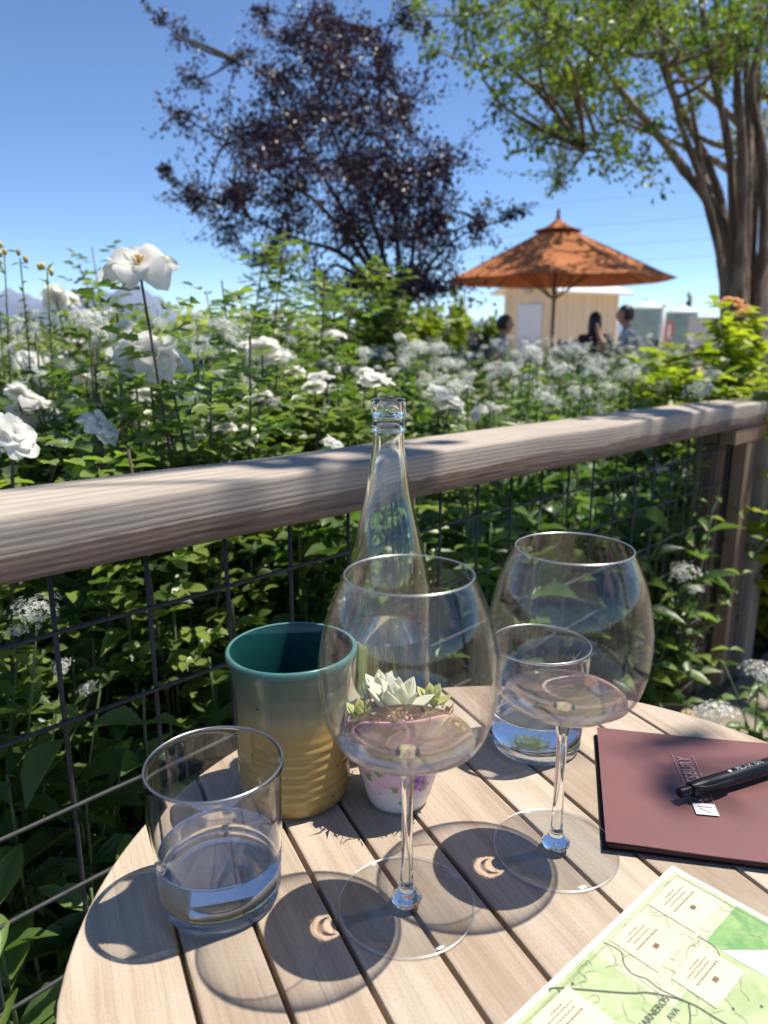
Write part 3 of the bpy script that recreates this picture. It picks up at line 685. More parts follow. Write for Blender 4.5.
# the capping rail: a rough sawn beam with worn edges, local x along, -y towards terrace
S0, S1 = -1.6, 4.6
ns = 260; SX = np.linspace(S0, S1, ns)
prof = [(-.046, -.2300), (-.0485, -.2285), (-.050, -.2240), (-.0505, -.212), (-.051, -.196), (-.051, -.182), (-.0510, -.1715), (-.0506, -.1682), (-.0490, -.1655), (-.0460, -.1642), (-.042, -.1640), (-.03, -.1640), (0, -.1636), (.04, -.1636), (.078, -.1644), (.086, -.1662), (.0895, -.170), (.0900, -.176), (.090, -.20), (.0895, -.226), (.086, -.2300), (.02, -.2305), (-.03, -.2305)]
V = []; m_ = len(prof)
r5 = np.random.default_rng(21)
def wav(seed, amp, f):
    r = np.random.default_rng(seed); return sum(amp/(k+1)*np.sin(SX*f*(k+1)*r.uniform(.7, 1.3)+r.uniform(0, 6)) for k in range(5))
wa, wb_ = wav(30, .0014, 4), wav(31, .0012, 3)
wz = [wa*(.6 if j < 12 else .9)+wav(32+j, .00035, 9) for j in range(m_)]; wy = [wb_+wav(60+j, .0004, 9) for j in range(m_)]
for i, s in enumerate(SX):
    for j, (y, z) in enumerate(prof): V.append((s, y+wy[j][i], CH+z+zrel(s)+wz[j][i]-(CH-.19+zrel(s))))
F = [(i*m_+j, (i+1)*m_+j, (i+1)*m_+(j+1) % m_, i*m_+(j+1) % m_) for i in range(ns-1) for j in range(m_)]
F.append(tuple(range(m_))); F.append(tuple((ns-1)*m_+j for j in range(m_))[::-1])
g = G(); V = np.array(V); g.add(V, F)
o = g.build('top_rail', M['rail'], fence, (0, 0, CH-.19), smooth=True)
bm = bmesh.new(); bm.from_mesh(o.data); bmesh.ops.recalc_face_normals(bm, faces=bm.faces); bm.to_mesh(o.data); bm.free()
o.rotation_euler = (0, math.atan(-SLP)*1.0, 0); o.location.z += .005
zb = lambda s: CH-.2315+zrel(s)           # under side of the rail
def wire(name, P, r=.0027, n=6): g = G(); g.add(*tube_vf(P, r, n)); return g.build(name, M['wire'], fence)
k = 0
for i in range(-14, 45):
    s = .046+.1045*i
    if s > S1-.1: break
    jig = rng.normal(0, .0015)
    P = [(s+jig+rng.normal(0, .001), .0, z) for z in np.linspace(.12, zb(s)+.003, 6)]
    wire('upright_wire', P)
for i in range(8):
    z = CH-.304-.1016*i
    P = [(s, -.0045+rng.normal(0, .0008), z+zrel(s)*.6+rng.normal(0, .0012)) for s in np.linspace(S0, S1, 60)]
    wire('level_wire', P, .0026)
def post(s0, s1, y0, y1, z1, mat): return bevel_box('post', (s0, y0, 0), (s1, y1, z1), mat, fence, .006)
M['post_dark'] = wood_post('dark_post_wood', (.13, .085, .06)); M['post_pale'] = wood_post('pale_post_wood', (.30, .25, .20))
for sp_ in (2.02, -1.45):
    post(sp_, sp_+.095, .012, .10, zb(sp_)-.001, M['post'])
    bevel_box('batten', (sp_-.10, .006, .05), (sp_-.058, .04, zb(sp_)-.046), M['post_dark'], fence, .003)
    bevel_box('batten', (sp_+.018, -.045, .05), (sp_+.062, -.006, zb(sp_)-.046), M['post'], fence, .003)
    bevel_box('batten', (sp_+.066, -.045, .05), (sp_+.105, -.008, zb(sp_)-.046), M['post_dark'], fence, .003)
    bevel_box('post', (sp_+.18, -.06, 0), (sp_+.275, .035, zb(sp_)-.045), M['post_pale'], fence, .006)
bevel_box('under_rail', (S0+.05, -.032, zb(1.5)-.045), (S1-.05, -.0065, zb(1.5)-.006+.0), M['post'], fence, .003) if False else None
def sloped_bar(name, s0, s1, y0, y1, dz0, dz1, mat):
    V = []
    for s in (s0, s1):
        z = zb(s); V += [(s, y0, z+dz0), (s, y1, z+dz0), (s, y1, z+dz1), (s, y0, z+dz1)]
    g = G(); g.add(V, [(0, 1, 2, 3), (7, 6, 5, 4), (0, 4, 5, 1), (1, 5, 6, 2), (2, 6, 7, 3), (3, 7, 4, 0)]); return g.build(name, mat, fence, smooth=False)
sloped_bar('under_rail', 1.93, S1-.05, -.046, -.0065, -.044, -.0015, M['post'])

# ------------------------------------------------------------------ foliage kit
TPL = {}
def tpl(rows, fold=.22, droop=.25):
    V = []; F = []
    for i, (t, w_) in enumerate(rows):
        z = -droop*t*t
        V += [(-w_, t, z+fold*w_), (0, t, z), (w_, t, z+fold*w_)]
    for i in range(len(rows)-1):
        for j in (0, 1): F.append((3*i+j, 3*i+j+1, 3*i+3+j+1, 3*i+3+j))
    return np.array(V), F
TPL['lance'] = tpl([(0, .05), (.18, .28), (.42, .5), (.7, .36), (.88, .16), (1, .02)], .35, .28)
TPL['oval'] = tpl([(0, .05), (.22, .42), (.5, .5), (.8, .34), (1, .03)], .3, .18)
TPL['tiny'] = (np.array([(0, 0, 0), (-.5, .5, .12), (0, 1, -.1), (.5, .5, .12)]), [(0, 3, 2, 1)])
TPL['sprig'] = (np.array([(0, 0, 0), (-.5, .45, .1), (0, 1, -.1), (.5, .45, .1), (0, .45, -.03)]), [(0, 4, 2, 1), (0, 3, 2, 4)])
def leaves(g, P, D, N, L, W, kind='lance', lv=None):
    tv, tf = TPL[kind]; P = np.asarray(P, float).reshape(-1, 3); n = len(P)
    D = unit(np.asarray(D, float).reshape(-1, 3)); N = np.asarray(N, float).reshape(-1, 3)
    S = unit(np.cross(D, N)); N = np.cross(S, D)
    L = np.broadcast_to(L, n).reshape(-1, 1, 1); W = np.broadcast_to(W, n).reshape(-1, 1, 1)
    V = P[:, None]+D[:, None]*tv[None, :, 1:2]*L+S[:, None]*tv[None, :, 0:1]*W+N[:, None]*tv[None, :, 2:3]*L
    k = len(tv); lv = rng.uniform(0, 1, n) if lv is None else lv
    base = g.n; g.v.append(V.reshape(-1, 3)); g.a.append(np.repeat(lv, k)); g.n += n*k
    Fa = np.array([list(f) for f in tf])
    allF = (np.arange(n)[:, None, None]*k+Fa[None]+base).reshape(-1, Fa.shape[1]); g.f += [tuple(x) for x in allF.tolist()]; g.fm += [0]*len(allF)

M['leaf_val'] = leafmat('valerian_leaf', (.06, .12, .034), (.24, .32, .095), .42)
M['leaf_dark'] = leafmat('broad_leaf', (.035, .08, .025), (.17, .255, .065), .36, .38)
M['leaf_rose'] = leafmat('rose_leaf', (.045, .095, .028), (.23, .30, .07), .42, .35)
M['leaf_yel'] = leafmat('yellow_green_leaf', (.16, .22, .025), (.42, .45, .05), .45, .45)
M['leaf_mid'] = leafmat('hedge_leaf', (.06, .11, .022), (.22, .28, .055), .38, .45)
M['leaf_purple'] = leafmat('purple_leaf', (.014, .010, .026), (.054, .031, .058), .18, .4, (1.5, .7, .9))
M['leaf_myrtle'] = leafmat('tree_leaf', (.055, .11, .02), (.25, .29, .05), .45, .42)
M['stem'] = plain('green_stem', (.09, .13, .045), .6); M['cane'] = plain('brown_cane', (.08, .06, .035), .7)
def bark_mat():
    m, nt, b = newmat('peeling_brown_bark'); f = noise(nt, coords(nt, (16, 16, 1.6)), 1, 6, .7, .8); f2 = noise(nt, coords(nt, (5, 5, .9)), 1, 3)
    c = ramp(nt, f, [(.30, (.045, .026, .016)), (.5, (.13, .08, .048)), (.66, (.26, .18, .12))]); c = mixc(nt, mth(nt, 'MULTIPLY', ramp(nt, f2, [(.55, (0, 0, 0)), (.62, (1, 1, 1))]), .7), c, (.36, .27, .19))
    nt.links.new(c, b.inputs['Base Color']); b.inputs['Roughness'].default_value = .8; bump(nt, b, f, .8, .01); return m
M['bark'] = bark_mat(); M['bark_dark'] = wood_post('dark_bark', (.05, .035, .03), .2)
def petalmat(name, c, tr_=.45):
    m = leafmat(name, tuple(x*.92 for x in c), c, tr_, .55, (1.08, 1.06, 1.02), .3); return m
M['white_petal'] = petalmat('white_petal', (.86, .855, .82), .55); M['cream_floret'] = petalmat('cream_floret', (.82, .83, .76), .40); M['orange_petal'] = petalmat('apricot_petal', (.85, .55, .27)); M['yellow'] = plain('yellow_stamens', (.65, .42, .06), .7)

# flower meshes ------------------------------------------------------------
def floret_head(seed, rad=.028, n=75):
    r = np.random.default_rng(seed); g = G()
    for i in range(n):
        q = (i+.5)/n; ph = math.acos(1-q*.95); az = i*2.39996; d = np.array([math.sin(ph)*math.cos(az), math.sin(ph)*math.sin(az), math.cos(ph)*.75])
        c = d*rad*r.uniform(.62, 1.16)*(1+.22*math.sin(3*az+seed)*math.sin(ph)); nrm = unit(d+r.normal(0, .3, 3)+np.array([0, 0, .3])); a0 = np.cross(nrm, [1, .2, .1]); a0 = unit(a0); b0 = np.cross(nrm, a0); fs = r.uniform(.0036, .0050); ro = r.uniform(0, 6)
        V = [c]; F = []
        for k in range(5):
            t = ro+k*2*PI/5; 
            V += [c+(a0*math.cos(t-.38)+b0*math.sin(t-.38))*fs*.62+nrm*.0006, c+(a0*math.cos(t)+b0*math.sin(t))*fs+nrm*.0012, c+(a0*math.cos(t+.38)+b0*math.sin(t+.38))*fs*.62+nrm*.0006]
            F.append((0, 3*k+1, 3*k+2, 3*k+3))
        g.add(V, F, a=float(r.uniform(.2, 1)))
    for i in range(14):
        az = r.uniform(0, 6.28); el = r.uniform(.2, 1.3); e = np.array([math.cos(az)*math.cos(el), math.sin(az)*math.cos(el), math.sin(el)*.75])*rad*.92; g.add(*tube_vf([(0, 0, -rad*.55), e], .0005, 3), a=.1)
    me = g.mesh('flower_head', False); me.materials.append(M['cream_floret']); return me
HEADS = [floret_head(s, r_, n) for s, r_, n in ((1, .030, 85), (2, .024, 62), (3, .026, 70))]
def rose_mesh(seed, rad=.045, layers=((9, 1.0, 18), (7, .8, 45), (6, .5, 72)), mat='white_petal'):
    r = np.random.default_rng(seed); g = G()
    for cnt, sc_, el in layers:
        off = r.uniform(0, 6)
        for i in range(cnt):
            az = off+i*2*PI/cnt+r.normal(0, .12); e = R(el+r.normal(0, 7)); Lp = rad*sc_*r.uniform(.9, 1.1); Wp = Lp*r.uniform(.8, 1.0)
            d = np.array([math.cos(az), math.sin(az), 0]); s = np.array([-math.sin(az), math.cos(az), 0]); V = []; nu, nv = 6, 7; rip = r.uniform(0, 6)
            for a in range(nu):
                t = a/(nu-1); ang = e-.55*t+.18*math.sin(t*5+rip); hw = Wp*.5*(math.sin(PI*(t*.68+.12))**.7)*(1.0 if t < .8 else 1-.35*((t-.8)/.2)**2)
                for b_ in range(nv):
                    u = b_/(nv-1)*2-1; rr = Lp*t*(1-.07*u*u*t); V.append(d*(rr*math.cos(ang))+s*(u*hw)+np.array([0, 0, rr*math.sin(ang)+.22*hw*u*u+.03*Lp*math.sin(u*4+rip)*t]))
            g.add(V, [(a*nv+b_, a*nv+b_+1, (a+1)*nv+b_+1, (a+1)*nv+b_) for a in range(nu-1) for b_ in range(nv-1)], a=float(r.uniform(.2, 1)))
    me = g.mesh('rose', True); me.materials.append(M[mat]); return me
ROSES = [rose_mesh(1), rose_mesh(2, .045, ((8, 1.0, 25), (6, .75, 55), (5, .5, 75))), rose_mesh(3, .05, ((6, 1.0, 14), (5, .85, 30)))]
OROSE = rose_mesh(5, .045, ((9, 1.0, 20), (7, .8, 48), (6, .5, 74)), 'orange_petal')
def stamen_mesh():
    g = G(); r = np.random.default_rng(3)
    for i in range(40):
        az = r.uniform(0, 6.28); el = r.uniform(.7, 1.5); e = np.array([math.cos(az)*math.cos(el), math.sin(az)*math.cos(el), math.sin(el)])*.012; g.add(*tube_vf([(0, 0, .001), e], .0004, 3)); g.add(*ico(1, .0008, .0008, .0008, e))
    me = g.mesh('stamens', False); me.materials.append(M['yellow']); return me
STAM = stamen_mesh()

def curve_pts(b, e, bow, n=8):
    b = np.asarray(b, float); e = np.asarray(e, float); t = np.linspace(0, 1, n)[:, None]
    return b+(e-b)*t+np.asarray(bow)*np.sin(PI*t)
# valerian plants ------------------------------------------------------------
def valerian(name, seed, h, nst, spread, heads=True, leafL=(.032, .064), mat='leaf_val', dense=1.35):
    r = np.random.default_rng(seed); root = bpy.data.objects.new(name, None); COL.objects.link(root); root.empty_display_size = .05
    gs, gl = G(), G(); tops = []
    for i in range(nst):
        az = r.uniform(0, 2*PI); rad = spread*math.sqrt(r.uniform(0, 1)); hh = h*r.uniform(.72, 1.06)
        b = np.array([rad*.35*math.cos(az), rad*.35*math.sin(az), 0]); e = np.array([rad*math.cos(az), rad*math.sin(az), hh]); P = curve_pts(b, e, [rad*.15*math.cos(az), rad*.15*math.sin(az), 0], 9)
        gs.add(*tube_vf(P, np.linspace(.0038, .0018, 9), 5), a=.5)
        nl = max(3, int(hh/.05*dense)); t = np.linspace(.10, .93, nl)
        ps = np.stack([np.interp(t, np.linspace(0, 1, 9), P[:, k]) for k in range(3)], 1)
        for k in range(nl):
            for sgn in (0, PI):
                a = k*PI/2+sgn+r.normal(0, .3)+az; el = r.uniform(-.1, .75); d = np.array([math.cos(a)*math.cos(el), math.sin(a)*math.cos(el), math.sin(el)])
                L = r.uniform(*leafL)*(1.15-.5*t[k]); leaves(gl, ps[k]+d*.002, d, [r.normal(0, .25), r.normal(0, .25), 1], L, L*r.uniform(.26, .42)*(1.25 if not heads else 1), 'lance', np.array([r.uniform(0, 1)]))
        tops.append((P[-1], r)); 
        if heads and hh > h*.70:
            for q in range(r.integers(1, 4)):
                off = np.array([0, 0, 0]) if q == 0 else np.array([r.normal(0, .045), r.normal(0, .045), -r.uniform(.0, .10)])
                if q: gs.add(*tube_vf([P[-2], P[-1]+off], .0012, 4))
                me = HEADS[r.integers(3)]; o = link('flower_head', me, None, root, tuple(P[-1]+off+np.array([0, 0, .008]))); s_ = r.uniform(.4, .9)*(1 if q == 0 else .75); o.scale = (s_*r.uniform(.8, 1.25), s_, s_*r.uniform(.6, 1.15)); o.rotation_euler = (r.normal(0, .45), r.normal(0, .45), r.uniform(0, 6))
    gs.build('stems', M['stem'], root); gl.build('foliage', M[mat], root)
    return root
def place(root, loc, rz, s, label, cat, group):
    root.location = loc; root.rotation_euler = (0, 0, rz); root.scale = (s, s, s); tag(root, label, cat, group); return root
def behind(x, y): return float((np.array([x, y, 0])-W0)@(-NR))
def along(x, y): return float((np.array([x, y, 0])-W0)@U)
VAL = [valerian('valerian_plant', 100+i, .92, 9, .19) for i in range(4)]
LEAFY = [valerian('leafy_plant', 200+i, .62, 10, .20, False, (.07, .12), 'leaf_dark', .9) for i in range(3)]
used = set()
def put(kind, protos, x, y, s, label, cat, group):
    i = int(rng.integers(len(protos))); p = protos[i]
    o = p if p.name not in used else copy_tree(p); used.add(p.name)
    return place(o, (x, y, .0), rng.uniform(0, 2*PI), s, label, cat, group)
# leafy row close behind the wire
cnt = 0
for s in np.arange(-.75, 2.9, .15):
    for b_ in (.20, .42):
        ss = s+rng.normal(0, .05)+(b_-.2)*.3; p = fen(ss, -(b_+rng.normal(0, .03)), 0)
        put('l', LEAFY, p[0], p[1], rng.uniform(1.0, 1.45), 'bushy broad leaved green plant growing against the wire mesh of the fence', 'plant', 'leafy plants along the wire mesh'); cnt += 1
# white valerian in the bed
def in_view(x, y, m=.35): return abs(x) < .56*y+m
vp = []
tries = 0
while len(vp) < 125 and tries < 9000:
    tries += 1
    b_ = .62+5.2*rng.uniform(0, 1)**1.35; s = rng.uniform(-1.2, 6.5); p = fen(s, -b_, 0)
    if not in_view(p[0], p[1]) or p[1] < .9 or p[1] > 7.2: continue
    px = 384+FPX*p[0]/p[1]
    if px > 690 and p[1] < 3.3: continue
    sp_ = .18+.03*p[1]
    if any((p[0]-a)**2+(p[1]-c)**2 < sp_**2 for a, c in vp): continue
    vp.append((p[0], p[1]))
for x, y in vp:
    px = 384+FPX*x/y; hmax = (1.05 if px > 360 else 1.12)+.0*y
    if px > 360: hmax = CH-((12+20*rng.uniform(0, 1)) if y < 4 else (3+14*rng.uniform(0, 1)))/FPX*y
    else: hmax = CH+(18*rng.uniform(-1.3, .7))/FPX*y
    put('v', VAL, x, y, min(1.4, hmax/.95), 'white valerian plant with pale round flower heads on tall stems in the bed', 'plant', 'white valerian plants in the bed')

# near flowering plants this side of / in the fence
def val_at(label, base, heads, seed, sc_=1.0, leaf=(.05, .09), mat='leaf_val', extra=4):
    r = np.random.default_rng(seed); base = np.array(base, float); root = thing('valerian_plant', label, 'plant', tuple(base)); gs, gl = G(), G()
    ends = [np.array(h[:3])-base for h in heads]; n0 = len(ends)
    for i in range(extra):
        e = ends[i % n0]; ends.append(e*np.array([1, 1, r.uniform(.55, .9)])+np.array([r.normal(0, .09), r.normal(0, .09), 0]))
    for i, e in enumerate(ends):
        P = curve_pts([r.normal(0, .02), r.normal(0, .02), 0], e-np.array([0, 0, .012]), [r.normal(0, .03), r.normal(0, .03), 0], 9); gs.add(*tube_vf(P, np.linspace(.0035, .0017, 9), 5))
        nl = max(3, int(e[2]/.055)); t = np.linspace(.15, .9 if i < n0 else 1, nl)
        for k in range(nl):
            c = np.array([np.interp(t[k], np.linspace(0, 1, 9), P[:, q]) for q in range(3)])
            for sgn in (0, PI):
                a = k*PI/2+sgn+r.normal(0, .3); el = r.uniform(-.1, .7); d = np.array([math.cos(a)*math.cos(el), math.sin(a)*math.cos(el), math.sin(el)]); L = r.uniform(*leaf)*(1.1-.4*t[k]); leaves(gl, c, d, [r.normal(0, .2), r.normal(0, .2), 1], L, L*r.uniform(.38, .5), 'lance', np.array([r.uniform(0, 1)]))
        if i < n0:
            o = link('flower_head', HEADS[i % 3], None, root, tuple(e)); s_ = heads[i][3]/.028; o.scale = (s_, s_, s_*.85); o.rotation_euler = (r.normal(0, .25), r.normal(0, .25), r.uniform(0, 6))
    gs.build('stems', M['stem'], root); gl.build('foliage', M[mat], root); return root
def hd(px, py, zc, wpx): return (*at(px, py, zc), wpx/2/FPX*zc)
def foot_of(px, zc, dy=0): p = at(px, 512, zc); return (p[0], p[1]+dy, 0)
val_at('flowering valerian behind the left wires under the rail, with white heads near the left edge', (*fen(-.02, -.17, 0)[:2], 0), [hd(36, 612, .90, 44), hd(18, 632, .95, 26), hd(62, 668, .95, 24), hd(88, 690, 1.0, 20)], 1)
val_at('valerian with two white heads behind the mesh left of the fence post', (*fen(1.72, -.12, 0)[:2], 0), [hd(684, 574, 1.95, 28), hd(695, 590, 1.93, 20), hd(640, 560, 2.05, 18)], 2, 1, (.06, .11))
val_at('low white valerian in front of the fence, its head touching the far table edge', (.62, 1.34, 0), [hd(712, 716, 1.28, 42), hd(690, 742, 1.3, 26)], 3, 1, (.06, .10), 'leaf_dark', 7)
val_at('low white valerian at the foot of the pale fence post', (.98, 1.72, 0), [hd(760, 674, 1.85, 32), hd(772, 690, 1.9, 26)], 4, 1, (.06, .10), 'leaf_dark', 6)
val_at('tall valerian leaning over the rail beside the fence post', (*fen(1.86, -.10, 0)[:2], 0), [hd(700, 392, 2.02, 30), hd(712, 375, 2.06, 24), hd(690, 432, 2.0, 18), hd(660, 470, 2.0, 16), hd(706, 412, 2.0, 18)], 6, 1, (.035, .06))
for px, zc, hs, sd in ((572, 3.0, [(572, 352, 30), (560, 372, 30), (592, 366, 34), (580, 395, 28)], 11), (430, 2.6, [(412, 352, 28), (438, 350, 30), (446, 366, 26), (408, 368, 26), (430, 380, 28)], 12), (455, 2.2, [(455, 392, 36), (470, 380, 26), (440, 402, 28)], 13), (520, 2.6, [(505, 372, 30), (528, 384, 28), (545, 400, 30)], 14), (640, 3.2, [(628, 378, 34), (648, 372, 36), (662, 388, 30), (610, 392, 26)], 15), (270, 2.0, [(258, 350, 34), (280, 356, 36), (266, 366, 30)], 16)):
    val_at({11: 'tallest white valerian, right in front of the umbrella pole', 12: 'white valerian cluster with five heads just above the bottle', 13: 'white valerian just right of the bottle neck, low by the rail', 14: 'white valerian in front of the shed door', 15: 'white valerian with four heads below the man in the blue shirt', 16: 'white valerian in front of the dark tree trunk'}[sd], foot_of(px, zc), [hd(a, b_, zc+rng.normal(0, .08), c) for a, b_, c in hs], sd, 1, (.04, .08))

# rose bushes -------------------------------------------------------------
def rose_bush(label, base, blooms, seed, canes=7, h=1.0, spread=.3, mat='leaf_rose', leaf=(.022, .038), flower=None, big=True, name='rose_bush'):
    r = np.random.default_rng(seed); base = np.array(base, float); root = thing(name, label, 'rose bush' if name == 'rose_bush' else 'shrub', tuple(base)); gs, gl = G(), G()
    ends = [np.array(b_[:3])-base for b_ in blooms]; n0 = len(ends)
    for i in range(canes):
        a = r.uniform(0, 6.28); q = spread*r.uniform(.3, 1); ends.append(np.array([q*math.cos(a), q*math.sin(a), h*r.uniform(.5, 1)]))
    for i, e in enumerate(ends):
        P = curve_pts([r.normal(0, .03), r.normal(0, .03), 0], e-np.array([0, 0, .01]), [r.normal(0, .05), r.normal(0, .05), 0], 10); gs.add(*tube_vf(P, np.linspace(.005, .0022, 10), 5))
        nl = int(e[2]/.0155)
        for k in range(nl):
            t = .15+.82*k/max(1, nl-1); c = np.array([np.interp(t, np.linspace(0, 1, 10), P[:, q]) for q in range(3)]); a = k*2.4+r.normal(0, .3); d = np.array([math.cos(a), math.sin(a), r.uniform(-.1, .6)]); d = unit(d); st = r.uniform(.05, .11)
            # compound leaf: 5 leaflets
            sd_ = unit(np.cross(d, [0, 0, 1])); L = r.uniform(*leaf)
            pts = [c+d*st*.45, c+d*st*.45, c+d*st*.75, c+d*st*.75, c+d*st]; dirs = [d*.5+sd_, d*.5-sd_, d*.7+sd_, d*.7-sd_, d]
            leaves(gl, pts, np.array(dirs)+r.normal(0, .15, (5, 3)), np.array([[r.normal(0, .3), r.normal(0, .3), 1]]*5), L*r.uniform(.8, 1.1, 5), L*.62, 'oval', np.clip(r.uniform(0, 1)+r.normal(0, .1, 5), 0, 1))
        if i < n0:
            b_ = blooms[i]; me = flower or ROSES[b_[4] if len(b_) > 4 else i % 2]; o = link('bloom', me, None, root, tuple(e)); s_ = b_[3]/.043; o.scale = (s_, s_, s_)
            tl = b_[5] if len(b_) > 5 else (r.normal(.3, .3), r.normal(0, .3)); o.rotation_euler = (tl[0], tl[1], 0 if len(b_) > 5 else r.uniform(0, 6))
            if len(b_) > 4 and b_[4] == 2: s2 = link('stamens', STAM, None, o)
    gs.build('canes', M['cane'], root); gl.build('foliage', M[mat], root); return root
rose_bush('tall rose bush whose large open white rose stands against the sky', (*at(150, 512, 1.25)[:2], 0), [(*at(139, 264, 1.15), .052, 2, (.62, .12)), (*at(148, 354, 1.25), .062, 0, (.5, .1)), (*at(168, 362, 1.3), .045, 1, (.4, .4)), (*at(122, 330, 1.45), .032, 1)], 21, 9, 1.15, .26)
rose_bush('rose bush at the left edge with a white rose just above the rail', (*at(-5, 512, 1.0)[:2], 0), [(*at(12, 436, .95), .036, 1), (*at(100, 428, 1.15), .036, 0), (*at(60, 445, 1.1), .02, 1)], 22, 7, .95, .22)
rose_bush('rose bush with a cluster of small white roses under the far hill', (*at(70, 512, 2.1)[:2], 0), [(*at(56, 298, 2.1), .042, 0), (*at(68, 300, 2.15), .035, 1), (*at(80, 320, 2.1), .04, 1), (*at(30, 362, 2.0), .042, 0), (*at(58, 360, 2.1), .045, 1), (*at(112, 312, 2.2), .03, 0), (*at(20, 390, 1.9), .045, 1), (*at(85, 378, 2.0), .036, 0)], 23, 10, 1.12, .34, 'leaf_mid')
rose_bush('rose bush with white blooms left of the bottle just above the rail', (*at(300, 512, 1.45)[:2], 0), [(*at(333, 444, 1.35), .024, 0), (*at(226, 428, 1.4), .022, 1), (*at(190, 440, 1.35), .03, 0), (*at(328, 378, 1.7), .017, 1), (*at(250, 432, 1.45), .022, 0)], 24, 9, .95, .3)
rose_bush('rose bush with a white bloom cluster in front of the dark tree', (*at(255, 512, 1.75)[:2], 0), [(*at(262, 350, 1.7), .045, 0), (*at(278, 358, 1.75), .036, 1), (*at(206, 340, 2.0), .025, 0)], 25, 9, 1.1, .3)
rose_bush('rose bush with bright white roses right of the bottle', (*at(455, 512, 1.9)[:2], 0), [(*at(450, 404, 1.85), .045, 0), (*at(438, 392, 1.9), .03, 1), (*at(478, 412, 1.8), .026, 0)], 26, 6, .9, .28)
rose_bush('apricot rose bush with yellow green leaves in front of the multi stemmed tree trunk', (*at(735, 512, 3.2)[:2], 0), [(*at(733, 303, 3.15), .055, 0), (*at(744, 311, 3.1), .040, 1)], 27, 26, 1.16, .62, 'leaf_yel', (.05, .085), OROSE)
rose_bush('bright yellow green shrub at the right edge behind the rail', (*at(775, 512, 2.6)[:2], 0), [], 28, 18, 1.02, .5, 'leaf_yel', (.045, .08), None, True, 'leafy_shrub')
rose_bush('round yellow green shrub left of the apricot rose', (*at(690, 512, 3.5)[:2], 0), [], 29, 14, .98, .42, 'leaf_mid', (.05, .08), None, True, 'leafy_shrub')
for i, (px, zc, h_, sp_, mt, lb) in enumerate(((15, 2.6, 1.12, .6, 'leaf_yel', 'yellow green shrub at the left edge below the budding stalk'), (95, 3.2, 1.16, .7, 'leaf_yel', 'yellow green shrub in front of the far hill'), (170, 2.9, 1.24, .6, 'leaf_mid', 'dark green shrub behind the large open white rose'), (215, 3.0, 1.56, .5, 'leaf_mid', 'tall green shrub left of the purple tree, its tips against the sky'), (300, 3.4, 1.45, .5, 'leaf_mid', 'tall green shrub below the middle of the purple tree'), (385, 3.4, 1.46, .30, 'leaf_mid', 'tall green shrub right at the foot of the purple tree'), (420, 4.2, 1.12, .3, 'leaf_mid', 'green shrub between the purple tree and the shed'), (255, 2.6, 1.32, .45, 'leaf_rose', 'dark leafy shrub in front of the purple tree with sky behind'))):
    rose_bush(lb, (*at(px, 512, zc)[:2], 0), [], 40+i, 22, h_, sp_, mt, (.026, .044), None, True, 'leafy_shrub')
for i, (px, zc, sd_) in enumerate(((45, 1.55, 1), (128, 2.3, 2), (205, 2.1, 3), (318, 2.0, 4), (395, 2.7, 5), (240, 3.0, 6), (75, 3.1, 7), (180, 1.6, 8))):
    r = np.random.default_rng(300+i); bl = [(*at(px+r.normal(0, 42/zc**.5), r.uniform(335, 425) if zc > 1.8 else r.uniform(385, 450), zc+r.normal(0, .15)), r.uniform(.022, .042), int(r.integers(0, 2))) for _ in range(8)]
    o = rose_bush('bushy white rose with several small blooms among the valerian', (*at(px, 512, zc)[:2], 0), bl, 310+i, 8, 1.0, .3, ('leaf_rose', 'leaf_mid')[i % 2], (.03, .055)); o['group'] = 'white rose bushes among the valerian'
for i in range(34):
    x, y = vp[int(rng.integers(len(vp)))]
    put('l', LEAFY, x+.1, y-.08, rng.uniform(1.35, 1.62), 'broad leaved green plant growing between the white valerian', 'plant', 'broad leaved plants in the bed')
# budding stalk on the left
M['bud'] = plain('yellow_bud', (.55, .40, .10), .6)
r = np.random.default_rng(77); root = thing('budding_stalk', 'thin grey green stalk with yellow orange buds rising at the left edge', 'plant', (*at(8, 512, 1.5)[:2], 0)); base = np.array(root.location); gs, gl, gb = G(), G(), G()
for (px, py) in ((20, 258), (47, 268), (4, 246), (-5, 262)):
    e = at(px, py, 1.5+r.normal(0, .05))-base; P = curve_pts([0, 0, 0], e, [r.normal(0, .03), r.normal(0, .03), 0], 12); gs.add(*tube_vf(P, np.linspace(.004, .0014, 12), 5))
    for k in range(46):
        t = r.uniform(.55, 1); c = np.array([np.interp(t, np.linspace(0, 1, 12), P[:, q]) for q in range(3)]); d = unit(r.normal(0, 1, 3)+[0, 0, .4]); leaves(gl, c, d, [0, 0, 1], r.uniform(.015, .03), .007, 'sprig', np.array([r.uniform(0, 1)]))
    for k in range(3): gb = G(); gb.add(*ico(1, .005, .005, .008, e+r.normal(0, .010, 3))); gb.build('bud', M['bud'], root)
gs.build('stems', M['stem'], root); gl.build('foliage', M['leaf_val'], root)
# low ground cover
g = G(); n = 9000; P = np.zeros((n, 3)); s = rng.uniform(-1.5, 6, n); b_ = .05+rng.uniform(0, 1, n)**1.4*5; P[:] = W0+U*s[:, None]-NR*b_[:, None]; P[:, 2] = rng.uniform(.0, .18, n)
leaves(g, P, np.stack([rng.normal(0, 1, n), rng.normal(0, 1, n), rng.uniform(-.1, .9, n)], 1), np.stack([rng.normal(0, .3, n), rng.normal(0, .3, n), np.ones(n)], 1), rng.uniform(.05, .1, n), .035, 'oval')
tag(g.build('ground_cover', M['leaf_dark']), 'low dark green leaves covering the soil of the flower bed', 'ground cover', None, 'stuff')

